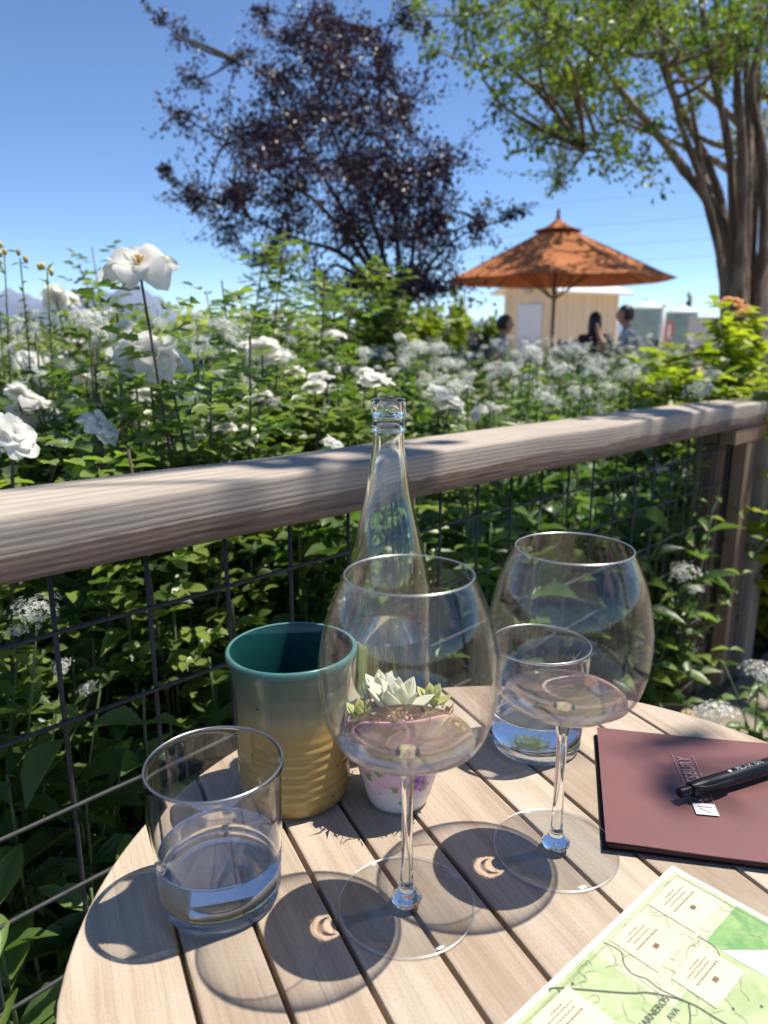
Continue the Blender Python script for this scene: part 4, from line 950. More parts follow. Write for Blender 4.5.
# ------------------------------------------------------------------ trees
def tree(name, label, cat, base, limbs, clumps, leafmat_, bark, n_per, leafL, aspect=.55, seed=0, kind='sprig', twig=True, group=None):
    r = np.random.default_rng(seed); base = np.array(base, float); root = thing(name, label, cat, tuple(base), 0, group); gt, gl = G(), G(); pts = []
    for P, rad in limbs:
        P = crom(np.array(P)-base, 5); rr = np.interp(np.linspace(0, 1, len(P)), np.linspace(0, 1, len(rad)), rad); rr = rr*(1+.12*np.sin(np.arange(len(P))*1.3+r.uniform(0, 6))+.06*np.sin(np.arange(len(P))*2.9)); gt.add(*tube_vf(P, rr, 9)); pts.append(P[len(P)//4:])
    pts = np.concatenate(pts)
    for c, cr, dens in clumps:
        c = np.array(c)-base; k = np.argmin(np.linalg.norm(pts-c, axis=1)+np.maximum(0, pts[:, 2]-c[2])*.6)
        if twig:
            q = pts[k]; mid = (q+c)/2+r.normal(0, .08, 3)*np.linalg.norm(c-q); tw = crom([q, mid, c], 4); gt.add(*tube_vf(tw, np.linspace(max(.006, min(.02, .012*np.linalg.norm(c-q)*2)), .003, len(tw)), 5))
        n = int(n_per*dens); 
        nb = max(3, int(4+6*dens)); ends = c+r.normal(0, 1, (nb, 3))*np.array(cr)*.75
        for e in ends: gt.add(*tube_vf([c+r.normal(0, .02, 3), (c+e)/2+r.normal(0, .03, 3), e], [.004, .003, .0015], 4))
        ei = r.integers(0, nb, n); t = r.uniform(.1, 1.1, n)[:, None]; P = c+(ends[ei]-c)*t+r.normal(0, 1, (n, 3))*np.array(cr)*.17
        D = unit(ends[ei]-c)+r.normal(0, .8, (n, 3))+np.array([0, 0, -.25]); leaves(gl, P, D, r.normal(0, .5, (n, 3))+np.array([0, 0, 1]), r.uniform(*leafL, n), r.uniform(*leafL, n)*aspect, kind, np.clip(r.uniform(.1, .9)+r.normal(0, .25, n), 0, 1))
    gt.build('trunk', bark, root, smooth=True); gl.build('crown', leafmat_, root, smooth=False); return root
# purple tree
ZP = 5.2
def pz(px, py, dz=0): return at(px, py, ZP+dz)
pb_ = at(398, 512, ZP); pb_ = np.array([pb_[0], pb_[1], 0])
limbs = []
r = np.random.default_rng(31)
for pth in ([(398, 340), (392, 290), (372, 220), (340, 150), (318, 90), (300, 30)], [(398, 335), (370, 270), (320, 205), (280, 180), (245, 155), (225, 140)], [(400, 330), (398, 250), (388, 170), (380, 90), (372, 30)], [(402, 330), (412, 260), (420, 200), (430, 150)], [(400, 335), (420, 280), (455, 240), (500, 220)], [(398, 335), (350, 260), (300, 240), (255, 220), (225, 205)], [(396, 330), (360, 240), (300, 140), (265, 85), (235, 60)]):
    d = r.normal(0, .35); P = [pb_+r.normal(0, .03, 3)*[1, 1, 0], np.array(pz(*pth[0]))*.5+pb_*.5]+[pz(x, y, d*i/len(pth)) for i, (x, y) in enumerate(pth)]; limbs.append((P, [.05, .032, .018, .009, .003]))
cl = []
def add_cl(x, y, rp, dens, n=1, jz=.45):
    for _ in range(n): 
        rr = rp/FPX*ZP; cl.append((pz(x+r.normal(0, rp*.35), y+r.normal(0, rp*.35), r.normal(0, jz)), (rr, rr*1.1, rr*.8), dens))
for x, y, rp, dn, n in ((330, 70, 38, 1.0, 3), (370, 110, 40, 1.1, 3), (310, 120, 40, 1.1, 3), (280, 150, 40, 1.1, 3), (340, 170, 42, 1.2, 4), (390, 170, 38, 1.1, 3), (400, 230, 36, 1.1, 3), (340, 230, 40, 1.0, 3), (290, 210, 36, 1.0, 3), (240, 140, 34, .8, 2), (235, 190, 32, .8, 2), (210, 215, 26, .8, 2), (190, 195, 22, .6, 1), (180, 110, 24, .5, 1), (205, 90, 26, .45, 1), (185, 40, 24, .4, 1), (160, 25, 14, .25, 1), (225, 60, 26, .45, 1), (265, 80, 30, .7, 2), (290, 40, 30, .7, 2), (320, 20, 28, .7, 2), (360, 40, 30, .8, 2), (395, 60, 28, .7, 2), (405, 110, 30, .8, 2), (430, 170, 28, .8, 2), (445, 210, 26, .8, 2), (480, 220, 22, .6, 1), (505, 215, 14, .4, 1), (430, 255, 30, .9, 2), (395, 275, 30, 1, 2), (350, 295, 30, .9, 2), (432, 285, 28, .8, 2), (385, 280, 36, .9, 2), (320, 275, 34, .7, 2), (265, 250, 30, .6, 2), (165, 175, 14, .3, 1), (400, 15, 22, .5, 1), (275, 10, 20, .4, 1)): add_cl(x, y, rp, dn, n)
tree('purple_leaf_tree', 'dark purple leaved tree standing in the flower bed against the sky', 'tree', pb_, limbs, cl, M['leaf_purple'], M['bark_dark'], 560, (.022, .042), .6, 32)
# multi stemmed tree on the right
ZM = 6.0
mb = at(737, 512, ZM); mb = np.array([mb[0], mb[1], 0]); r = np.random.default_rng(51)
stems = [([(753, 250), (757, 150), (759, 60), (764, -40)], (.07, .06, .045, .02), .4), ([(719, 255), (702, 185), (678, 115), (662, 35), (652, -30)], (.06, .055, .045, .035, .015), -.45), ([(744, 250), (736, 180), (722, 110), (718, 40), (712, -40)], (.05, .05, .045, .035, .015), .1),
 ([(729, 250), (714, 210), (684, 170), (654, 130), (624, 95), (599, 60), (564, 30), (529, 0), (480, -40)], (.085, .075, .055, .035, .02), .0),
 ([(724, 225), (714, 180), (694, 135), (669, 85), (654, 40), (634, 0), (610, -60)], (.08, .07, .06, .04, .02), .3),
 ([(734, 240), (729, 150), (719, 100), (706, 40), (701, 0), (690, -70)], (.07, .065, .055, .045, .02), -.2),
 ([(741, 250), (742, 150), (737, 90), (740, 30), (730, 0), (735, -90)], (.085, .075, .06, .045, .02), -.35),
 ([(747, 250), (750, 150), (746, 75), (755, 0), (770, -80)], (.07, .055, .05, .035, .02), .25),
 ([(764, 250), (762, 150), (751, 90), (768, 20), (800, -60)], (.09, .08, .07, .05, .02), -.1),
 ([(769, 250), (780, 150), (810, 60), (850, -30)], (.09, .08, .06, .03), .2)]
limbs = []
for pth, rad, dz in stems:
    x0 = mb+np.array([(pth[0][0]-737)/FPX*ZM*.7, dz*.25, 0]); j = at(pth[0][0]*.75+737*.25, 300, ZM+dz*.3)
    limbs.append(([x0, j]+[at(x, y, ZM+dz*(.5+i*.35)) for i, (x, y) in enumerate(pth)], tuple(np.array((rad[0]*1.15,)+rad)*.53)))
limbs.append(([at(714, 210, ZM), at(700, 160, ZM+.1), at(690, 100, ZM), at(675, 60, ZM)], (.03, .025, .02, .01)))
limbs.append(([at(732, 150, ZM), at(705, 140, ZM), at(690, 128, ZM+.2)], (.025, .02, .015)))
limbs.append(([at(599, 60, ZM), at(560, 90, ZM+.2), at(540, 130, ZM+.3)], (.018, .012, .006)))
limbs.append(([at(654, 130, ZM), at(620, 120, ZM-.3), at(585, 150, ZM-.4)], (.02, .012, .006)))
cl = []
for x, y, rp, dn, n in ((420, 15, 30, .6, 2), (430, 55, 16, .3, 1), (470, 15, 34, .8, 2), (480, 55, 26, .6, 2), (520, 30, 38, 1, 3), (510, 90, 22, .5, 1), (505, 108, 14, .4, 1), (560, 45, 38, 1, 3), (555, 90, 34, .9, 3), (590, 95, 36, 1.1, 3), (600, 50, 36, 1, 3), (640, 40, 36, 1, 3), (610, 125, 30, .9, 2), (575, 125, 30, .8, 2), (545, 135, 26, .6, 2), (560, 165, 22, .45, 2), (555, 185, 12, .25, 1), (620, 150, 22, .6, 2), (640, 100, 28, .7, 2), (670, 60, 30, .7, 2), (660, 125, 22, .5, 1), (690, 20, 30, .8, 2), (720, 60, 26, .6, 2), (730, 20, 30, .8, 2), (760, 40, 30, .7, 2), (700, 100, 20, .5, 1), (760, 80, 22, .4, 1), (480, -40, 45, 1, 3), (560, -40, 50, 1, 4), (640, -40, 50, 1, 4), (720, -50, 50, 1, 4), (790, -20, 45, 1, 3), (610, -110, 60, 1, 4), (700, -120, 60, 1, 4), (800, -110, 60, 1, 4), (840, 10, 40, .8, 2)):
    for _ in range(n):
        dn = dn*(.8 if y > 40 else 1.0) if _ == 0 else dn; dz = r.normal(0, .75); rr = rp/FPX*ZM; cl.append((at(x+r.normal(0, rp*.3), y+r.normal(0, rp*.3), ZM+dz), (rr, rr*1.2, rr*.8), dn))
tree('crape_myrtle', 'multi stemmed grey brown tree with light green crown on the right', 'tree', mb, limbs, cl, M['leaf_myrtle'], M['bark'], 270, (.032, .062), .62, 52)
# a tree beyond the patio whose crown shades the umbrella
tb_ = np.array([7.6, 12.6, 0]); r = np.random.default_rng(61); cl = []; limbs = []
for i in range(7):
    a = PI*.55+i*.33; e = tb_+np.array([-3.0*abs(math.cos(a*.6)), 2.0*math.sin(a*2), 5+r.uniform(-.4, 1)]); e = tb_+np.array([-r.uniform(1, 4.4), r.uniform(-1.8, 1.5), r.uniform(4.2, 6.2)]); limbs.append(([tb_+r.normal(0, .1, 3)*[1, 1, 0], tb_+np.array([-.2, 0, 2]), (tb_+e)/2+np.array([0, 0, 1.4]), e], (.16, .12, .06, .02)))
umb_c = np.array(at(553, 300, 11.0)); umb_c[2] = 0
for i in range(30):
    q = umb_c+np.array([r.uniform(-1.8, 2.2), r.uniform(-1.6, 1.6), 2.3]); c = q+SUN*r.uniform(3.0, 4.4); cl.append((c, (.36, .36, .26), .9))
for i in range(20): cl.append((tb_+np.array([r.uniform(-2, 1.5), r.uniform(-1.5, 2), r.uniform(4, 7)]), (.5, .5, .4), 1))
tree('shade_tree', 'green tree beyond the umbrella whose crown shows through the multi stemmed tree', 'tree', tb_, limbs, cl, M['leaf_myrtle'], M['bark'], 200, (.07, .12), .6, 62)
# a tree at the terrace, outside the frame, that dapples rail, folder and bed
tb2 = np.array([3.4, -.6, 0]); r = np.random.default_rng(71); cl = []
def shade(p, d0, d1, cr, dens): cl.append((np.array(p)+SUN*r.uniform(d0, d1), (cr, cr, cr*.7), dens))
for _ in range(1): shade(np.append(tabpt(655+r.normal(0, 14), 765+r.normal(0, 6))[:2], T), 3.2, 3.6, .05, .07)

for s, b_ in ((.44, .02), (.54, .0), (1.55, .02), (1.9, 0), (2.3, .0)): shade(fen(s, b_, .96), 3.2, 4.0, .07, .3)
for i in range(8): p = fen(rng.uniform(-.9, 2.4), -rng.uniform(.2, .6), .6); shade(p, 3.3, 4.2, .15, .7)
for i in range(12):
    s = rng.uniform(-.9, 3.6); b_ = rng.uniform(.5, 3.2); p = fen(s, -b_, .9); shade(p, 3.3, 4.4, .17, .7)
limbs = [([tb2, tb2+np.array([-.2, .3, 1.8]), np.array([2.2, 1.0, 3.9]), np.array([1.2, 1.8, 4.7]), np.array([.2, 2.6, 5.0])], (.12, .1, .07, .04, .02)), ([tb2+np.array([-.2, .3, 1.8]), np.array([2.7, 1.5, 3.8]), np.array([2.0, 2.3, 4.4]), np.array([1.4, 2.7, 4.6])], (.08, .06, .03, .015)), ([tb2+np.array([-.15, .25, 1.7]), np.array([3.2, 1.9, 4.1]), np.array([2.6, 3.4, 4.9])], (.08, .06, .02))]
tree('terrace_tree', 'tree standing right of the terrace, its crown above the picture', 'tree', tb2, limbs, cl, M['leaf_myrtle'], M['bark'], 170, (.05, .09), .6, 72)
# far greenery
def far_tree(name, label, px, zc, w_m, h_m, mat, seed, n=9, group=None, leaf=(.10, .18)):
    r = np.random.default_rng(seed); b = at(px, 512, zc); b = np.array([b[0], b[1], 0]); cl = []
    for i in range(n): cl.append((b+np.array([r.uniform(-.5, .5)*w_m, r.uniform(-.5, .5)*w_m, h_m*r.uniform(.3, .88)]), (w_m*.2, w_m*.2, h_m*.16), 1))
    return tree(name, label, 'tree' if 'tree' in name or name == 'cypress' else 'shrub', b, [([b, b+np.array([0, 0, h_m*.4]), b+np.array([.05*w_m, 0, h_m*.75])], (.05*h_m**.5, .04, .02))], cl, mat, M['bark'], 170, leaf, .6, seed, 'sprig', True, group)
far_tree('round_shrub', 'sunlit yellow green shrub left of the seated people, beyond the bed', 422, 9.5, .9, 1.35, M['leaf_yel'], 81)
far_tree('round_shrub', 'sunlit green shrub behind the dark haired person in white', 470, 14.0, .7, 1.3, M['leaf_mid'], 82)
far_tree('round_shrub', 'broad green shrub beyond the purple tree on its left', 250, 10, 3.0, 1.45, M['leaf_yel'], 83, 14)
far_tree('round_shrub', 'broad green shrub on the horizon at the far left', 40, 11, 3.2, 1.3, M['leaf_mid'], 84, 14)
far_tree('round_shrub', 'green shrub on the horizon under the right end of the hill', 150, 14, 3.0, 1.5, M['leaf_mid'], 85, 14)
far_tree('round_shrub', 'green shrub beyond the purple tree on its right', 385, 11, 1.6, 1.5, M['leaf_mid'], 86, 14)
def cypress(label, px, zc, h, seed):
    r = np.random.default_rng(seed); b = at(px, 512, zc); b = np.array([b[0], b[1], 0]); cl = [(b+np.array([r.normal(0, .05), r.normal(0, .05), z]), (h*.055*(1-z/h)+.06, h*.055*(1-z/h)+.06, h*.06), .8) for z in np.linspace(.3, h*.95, 12)]
    return tree('cypress', label, 'tree', b, [([b, b+np.array([0, 0, h*.5]), b+np.array([0, 0, h*.96])], (.1, .07, .02))], cl, M['leaf_mid'], M['bark'], 130, (.12, .22), .5, seed, 'sprig', False)
cypress('slim dark cypress just left of the multi stemmed trunk, far away', 704, 45, 4.1, 91); cypress('small dark cypress poking up behind the pale tanks', 670, 52, 3.6, 92)

# ------------------------------------------------------------------ PATIO WITH UMBRELLA
g = G(); g.add(*box_vf((-.4, 8.1, -.1), (7.5, 14.5, .15))); tag(g.build('patio_deck', M['greywood'], smooth=False), kind='structure')
def canvas_mat():
    m, nt, b = newmat('rust_canvas'); v = coords(nt); f = noise(nt, v, 5, 5); f2 = noise(nt, v, 250, 2)
    c = ramp(nt, mth(nt, 'ADD', f, mth(nt, 'MULTIPLY', f2, .15)), [(.35, (.44, .14, .036)), (.8, (.56, .20, .055))]); nt.links.new(c, b.inputs['Base Color']); b.inputs['Roughness'].default_value = .85
    t = nt.nodes.new('ShaderNodeBsdfTranslucent'); nt.links.new(c, t.inputs[0]); mx = nt.nodes.new('ShaderNodeMixShader'); mx.inputs[0].default_value = .25; nt.links.new(b.outputs[0], mx.inputs[1]); nt.links.new(t.outputs[0], mx.inputs[2]); nt.links.new(mx.outputs[0], nt.nodes['Material Output'].inputs[0]); return m
M['canvas'] = canvas_mat(); M['umb_wood'] = wood_post('umbrella_wood', (.16, .075, .035))
uc = at(554, 300, 11.0); UB = .15
umb = thing('patio_umbrella', 'large rust orange market umbrella shading the seated people', 'umbrella', (uc[0], uc[1], UB))
zp = at(554, 221, 11.0)[2]-UB; zr = at(554, 281, 11.0)[2]-UB; UR = 1.70; nseg = 8
def canopy(r0, r1, z0, z1, th, sag=.05, rows=9, cols=6):
    V = []; n = nseg*cols
    for lay in (0, 1):
        for i in range(rows):
            t = i/(rows-1); 
            for j in range(n):
                a = 2*PI*(j/n)+PI/8; k = (j % cols)/cols; pan = math.cos(PI/nseg)/math.cos((k-.5)*2*PI/nseg); rr = r0+(r1-r0)*t; z = z0+(z1-z0)*(t**1.0)+.05*math.sin(PI*t)*0 - sag*math.sin(PI*k)*t*(.35+.65*math.sin(PI*t))
                z -= .10*(1-t)*t*4*.35
                V.append((rr*pan*math.cos(a), rr*pan*math.sin(a), z-lay*th))
    F = []
    N = rows*n
    for i in range(rows-1):
        for j in range(n):
            a, b_, c, d = i*n+j, i*n+(j+1) % n, (i+1)*n+(j+1) % n, (i+1)*n+j; F.append((d, c, b_, a)); F.append((N+a, N+b_, N+c, N+d))
    for j in range(n): a, b_ = (rows-1)*n+j, (rows-1)*n+(j+1) % n; F.append((a, N+a, N+b_, b_))
    return V, F
g = G(); g.add(*canopy(.22, UR, zp-.16, zr, .006)); g.build('canopy', M['canvas'], umb, smooth=True, sharp=25)
g = G(); g.add(*canopy(.02, .36, zp, zp-.17, .006, .02)); g.build('vent_cap', M['canvas'], umb, smooth=True, sharp=25)
g = G(); g.add(*tube_vf([(0, 0, .05), (0, 0, zp+.02)], .024, 14)); g.build('pole', M['umb_wood'], umb)
link('finial', lathe_mesh('finial', [(0, zp), (.035, zp+.005), (.03, zp+.03), (.018, zp+.05), (.03, zp+.075), (.022, zp+.10), (.006, zp+.14), (0, zp+.15)], M['umb_wood'], 24), None, umb)
for i in range(8):
    a = PI/8+i*PI/4; g = G(); g.add(*tube_vf([(.05*math.cos(a), .05*math.sin(a), zp-.10), (UR*.97*math.cos(a), UR*.97*math.sin(a), zr-.005)], .011, 6)); g.build('rib', M['umb_wood'], umb)
    g = G(); g.add(*tube_vf([(.04*math.cos(a), .04*math.sin(a), zr-.25), (UR*.52*math.cos(a), UR*.52*math.sin(a), zr+(zp-zr)*.40)], .010, 6)); g.build('strut', M['umb_wood'], umb)
link('base', lathe_mesh('base', [(0, 0), (.30, 0), (.30, .05), (.06, .09), (.035, .2), (.035, .3), (0, .3)], M['black'], 32), None, umb)

# patio fence
PF = 8.4
fa, fb = at(606, 352, PF), at(735, 352, PF)
pfence = thing('patio_fence', 'low brown wooden fence rail in front of the man in the blue shirt', 'fence', (fa[0], fa[1], .15))
fl_ = float(fb[0]-fa[0])+.6; tz = float(at(640, 347, PF)[2])-.15
bevel_box('top_rail', (.0, -.07, tz-.045), (fl_, .07, tz), M['greywood'], pfence, .006)
for x in np.arange(.06, fl_, .92): bevel_box('post', (x-.045, -.045, 0), (x+.045, .045, tz-.047), M['post'], pfence, .005)
bevel_box('post', (-.10, -.05, 0), (-.005, .05, tz+.06), M['post'], pfence, .006)
for z in np.linspace(.12, tz-.16, 4): bevel_box('board', (.0, -.072, z-.055), (fl_, -.048, z+.055), M['post'], pfence, .004)

# shed
def boards_mat(name, c):
    m, nt, b = newmat(name); v = coords(nt, (1, 1, 1)); f = noise(nt, coords(nt, (3, 3, .4)), 2, 4)
    tc = nt.nodes.new('ShaderNodeTexCoord'); sp = nt.nodes.new('ShaderNodeSeparateXYZ'); nt.links.new(tc.outputs['Object'], sp.inputs[0])
    k = mth(nt, 'FRACT', mth(nt, 'MULTIPLY', mth(nt, 'ADD', sp.outputs[0], sp.outputs[1]), 3.1)); gr = ramp(nt, k, [(0, (0, 0, 0)), (.05, (1, 1, 1)), (.95, (1, 1, 1)), (1, (0, 0, 0))])
    cc = ramp(nt, f, [(.3, tuple(x*.88 for x in c)), (.7, tuple(x*1.08 for x in c))]); cc = mixc(nt, gr, tuple(x*.55 for x in c), cc); nt.links.new(cc, b.inputs['Base Color']); b.inputs['Roughness'].default_value = .8; return m
M['shedwood'] = boards_mat('raw_pine_boards', (.74, .60, .42)); M['white_metal'] = plain('white_metal_roof', (.78, .78, .76), .5); M['white_door'] = plain('white_door_paint', (.62, .68, .76), .5)
zs = 22.0; sx = lambda px: (px-384)/FPX*zs
ys_ = float(at(520, 335, zs)[1])
hgt = lambda py: float(at(520, py, zs)[2])
SA = R(38)
cx_, cw, cd = (509+553)/2, 2.05, 3.6
shed = thing('garden_shed', 'pale pine board shed with white roof and white door beyond the umbrella', 'shed', (sx(553)*1.0, ys_, 0), 0)
# corner at px 553; gable wall runs to the left and back, long wall to the right and back
A0 = np.array([0, 0]); A1 = np.array([sx(509)-sx(553), 1.1]); A2 = np.array([sx(626)-sx(553)+.1, 1.25])
he = hgt(293); hr = hgt(283)
def wallprism(p, q, z0, z1, th, name, mat, parent, z1b=None):
    d = unit(np.append(q-p, 0)); nn = np.array([-d[1], d[0], 0])*th; P = np.append(p, 0); Q = np.append(q, 0); zb_ = z1 if z1b is None else z1b
    V = [P, Q, Q+nn, P+nn]; V = [v+np.array([0, 0, z0]) for v in V]+[V[0]+[0, 0, z1], V[1]+[0, 0, zb_], V[2]+[0, 0, zb_], V[3]+[0, 0, z1]]
    g = G(); g.add(V, [(0, 3, 2, 1), (4, 5, 6, 7), (0, 1, 5, 4), (1, 2, 6, 5), (2, 3, 7, 6), (3, 0, 4, 7)]); return g.build(name, mat, parent, smooth=False)
A3 = A1+A2
for p, q in ((A0, A2), (A2, A3), (A3, A1), (A1, A0)): wallprism(p, q, 0, he+.12, .08, 'wall', M['shedwood'], shed)
mid0 = (A0+A1)/2; mid3 = mid0+A2; ov = unit(A2)*.25; ovs = unit(A0-A1)*.30
g = G()
def slab(pts, th): 
    P = [np.array(p) for p in pts]; V = P+[p-np.array([0, 0, th]) for p in P]; g.add(V, [(0, 1, 2, 3), (7, 6, 5, 4), (0, 4, 5, 1), (1, 5, 6, 2), (2, 6, 7, 3), (3, 7, 4, 0)])
zE = he+.04; zR = hr+.22
slab([(*(A0+ovs-ov), zE), (*(A2+ovs+ov), zE), (*(mid3+ov), zR), (*(mid0-ov), zR)], .07); slab([(*(mid0-ov), zR), (*(mid3+ov), zR), (*(A3-ovs+ov), zE), (*(A1-ovs-ov), zE)], .07)
g.build('roof', M['white_metal'], shed, smooth=False)
g = G(); 
for base_ in (np.array([0, 0]), A2):
    n_ = unit(np.append(A2, 0))*(-.004 if base_[0] == 0 else -.08)
    P = [np.append(A0+base_, he+.10)+n_, np.append(A1+base_, he+.10)+n_, np.append(mid0+base_, zR-.09)+n_]; V = P+[p+unit(np.append(A2, 0))*.07 for p in P]; g.add(V, [(0, 2, 1), (3, 4, 5), (0, 1, 4, 3), (1, 2, 5, 4), (2, 0, 3, 5)])
g.build('gable', M['shedwood'], shed, smooth=False)
dd = unit(np.append(A1-A0, 0)); nn = np.array([dd[1], -dd[0], 0]); nn = nn if nn[1] < 0 else -nn; L1 = np.linalg.norm(A1-A0); f0 = np.append(A0, 0)+dd*L1*.22+nn*.05; f1 = np.append(A0, 0)+dd*L1*.70+nn*.05
dz_ = hgt(304); V = [f0, f1, f1+[0, 0, dz_], f0+[0, 0, dz_]]; V = V+[v-nn*.04 for v in V]; g = G(); g.add(V, [(0, 1, 2, 3), (7, 6, 5, 4), (0, 4, 5, 1), (1, 5, 6, 2), (2, 6, 7, 3), (3, 7, 4, 0)]); dr = g.build('door', M['white_door'], shed, smooth=False)
g = G(); g.add(*ico(2, .04, .04, .04, f0+dd*.1+nn*.04+np.array([0, 0, 1.0]))); g.build('handle', M['steel'], dr)
g = G(); lp = np.append(mid0, zR-.42)+nn*.12; g.add(*ico(2, .13, .1, .1, lp)); g.build('lamp', M['steel'], shed)

# tanks, wall, cabin at the right of the shed
M['tank'] = plain('grey_green_tank', (.26, .36, .35), .5, 0, .12, 1.5); M['tank_roof'] = plain('pale_tank_roof', (.55, .64, .60), .5); M['concrete'] = plain('pale_concrete', (.48, .50, .50), .8, 0, .1, 2); M['red'] = plain('red_paint', (.50, .06, .05), .5)
def tank(label, px, wpx, ytop, zc):
    p = at(px, 335, zc); rad = wpx/2/FPX*zc; h = float(at(px, ytop+7, zc)[2]); t = thing('storage_tank', label, 'tank', (p[0], p[1], 0), 0, 'storage tanks on the horizon'); wb = lambda a, z: .006*math.sin(z*14)
    link('tank_wall', lathe_mesh('tank_wall', [(0, 0), (rad, 0)]+[(rad, z) for z in np.linspace(.05, h, 30)]+[(0, h)], M['tank'], 40, 50, wb), None, t)
    link('tank_roof', lathe_mesh('tank_roof', [(rad*1.05, h+.01), (rad*1.05, h+.08), (rad*.25, h+.42), (rad*.2, h+.5), (0, h+.52), (0, h+.03), (rad*1.05, h+.01)], M['tank_roof'], 40, 30), None, t); return t
tank('left grey green storage tank with a pale conical roof right of the shed', 645, 34, 303, 36); tank('right grey green storage tank with a pale conical roof behind the pale post', 679, 32, 307, 38)
p = at(700, 335, 33); wl = thing('concrete_wall', 'pale grey block wall between the tanks and the multi stemmed tree', 'wall', (p[0], p[1], 0)); hh = float(at(700, 319, 33)[2]); bevel_box('wall_panel', (-.5, -.15, 0), (2.8, .15, hh), M['concrete'], wl, .02); bevel_box('coping', (-.55, -.2, hh+.003), (2.85, .2, hh+.08), M['concrete'], wl, .02)
p = at(668, 335, 31); cb = thing('utility_cabinet', 'small red and white cabinet standing before the tanks', 'cabinet', (p[0], p[1], 0)); hh = float(at(668, 322, 31)[2]); bevel_box('cabinet_body', (-.13, -.2, 0), (.13, .2, hh), M['red'], cb, .02); bevel_box('cabinet_door', (-.11, -.215, .9), (.02, -.203, hh-.1), M['white_metal'], cb, .004)
p = at(662, 335, 29); ps = thing('pale_post', 'thin pale post standing in front of the right tank', 'post', (p[0], p[1], 0)); hh = float(at(662, 306, 29)[2]); g = G(); g.add(*tube_vf([(0, 0, 0), (0, 0, hh)], .07, 10)); g.build('shaft', M['white_metal'], ps); g = G(); g.add(*ico(2, .1, .1, .06, (0, 0, hh+.03))); g.build('cap', M['white_metal'], ps)
# white eaves and downpipe of a building behind the right tree
p = at(765, 335, 8.4); pv = thing('porch', 'pale porch post and white eave behind the right tree trunk', 'porch', (p[0], p[1], 0)); hz_ = float(at(765, 137, 8.4)[2]); he_ = float(at(765, 120, 8.4)[2])
M['porch'] = plain('blue_grey_paint', (.36, .42, .50), .6); bevel_box('porch_post', (-.13, -.1, 0), (.10, .1, hz_-.003), M['porch'], pv, .01); bevel_box('eave', (-.22, -.5, hz_), (2.6, .12, he_), M['white_metal'], pv, .02); bevel_box('porch_post', (2.3, -.1, 0), (2.5, .1, hz_-.003), M['porch'], pv, .01)
# overhead wires
M['cable'] = plain('black_cable', (.05, .05, .06), .6)
for i, (ya, yb) in enumerate(((200, 178), (226, 206), (246, 232), (262, 252))):
    A = at(585, ya, 60); B = at(860, yb-18, 60); P = [A+(B-A)*t-np.array([0, 0, .5*math.sin(PI*t)]) for t in np.linspace(0, 1, 16)]; P = [A+(A-B)*.6]+P; g = G(); g.add(*tube_vf(P, .012, 5)); tag(g.build('overhead_cable', M['cable']), ['topmost', 'second from the top', 'third from the top', 'lowest'][i]+' thin overhead cable in the sky above the tanks', 'cable', 'overhead cables')
for i, x in enumerate((float(at(585, 200, 60)[0]-(at(860, 160, 60)-at(585, 200, 60))[0]*.6), float(at(860, 160, 60)[0]))):
    t = thing('utility_pole', ['utility pole hidden behind the flower bed carrying the cables', 'utility pole beyond the right edge carrying the cables'][i], 'pole', (x, float(at(585, 200, 60)[1]), 0)); g = G(); g.add(*tube_vf([(0, 0, 0), (0, 0, 15.5)], [.16, .11], 10)) if i else g.add(*tube_vf([(0, 0, 0), (0, 0, 9.4)], [.16, .11], 10)); 
    if i: g = G(); g.add(*tube_vf([(0, 0, 0), (0, 0, 15.5)], [.16, .11], 10))
    else: g = G(); g.add(*tube_vf([(0, 0, 0), (0, 0, 10.5)], [.16, .11], 10))
    g.build('shaft', M['post'], t)

# ------------------------------------------------------------------ PEOPLE
M['skin'] = plain('skin', (.42, .24, .17), .5, 0, .06, 20); M['hair'] = plain('dark_hair', (.018, .013, .011), .45, 0, .3, 80)
def skin_mesh(name, pts, edges, rads, sub=2, mirror=False):
    me = bpy.data.meshes.new(name); me.from_pydata([tuple(p) for p in pts], edges, []); o = bpy.data.objects.new(name, me); COL.objects.link(o)
    o.modifiers.new('s', 'SKIN'); 
    for i, rr in enumerate(rads): me.skin_vertices[0].data[i].radius = (rr, rr) if np.isscalar(rr) else rr
    me.skin_vertices[0].data[0].use_root = True
    o.modifiers.new('d', 'SUBSURF').levels = sub; o.modifiers['d'].render_levels = sub
    dg = bpy.context.evaluated_depsgraph_get(); m2 = bpy.data.meshes.new_from_object(o.evaluated_get(dg)); bpy.data.objects.remove(o); m2.name = name
    m2.polygons.foreach_set('use_smooth', [True]*len(m2.polygons)); return m2
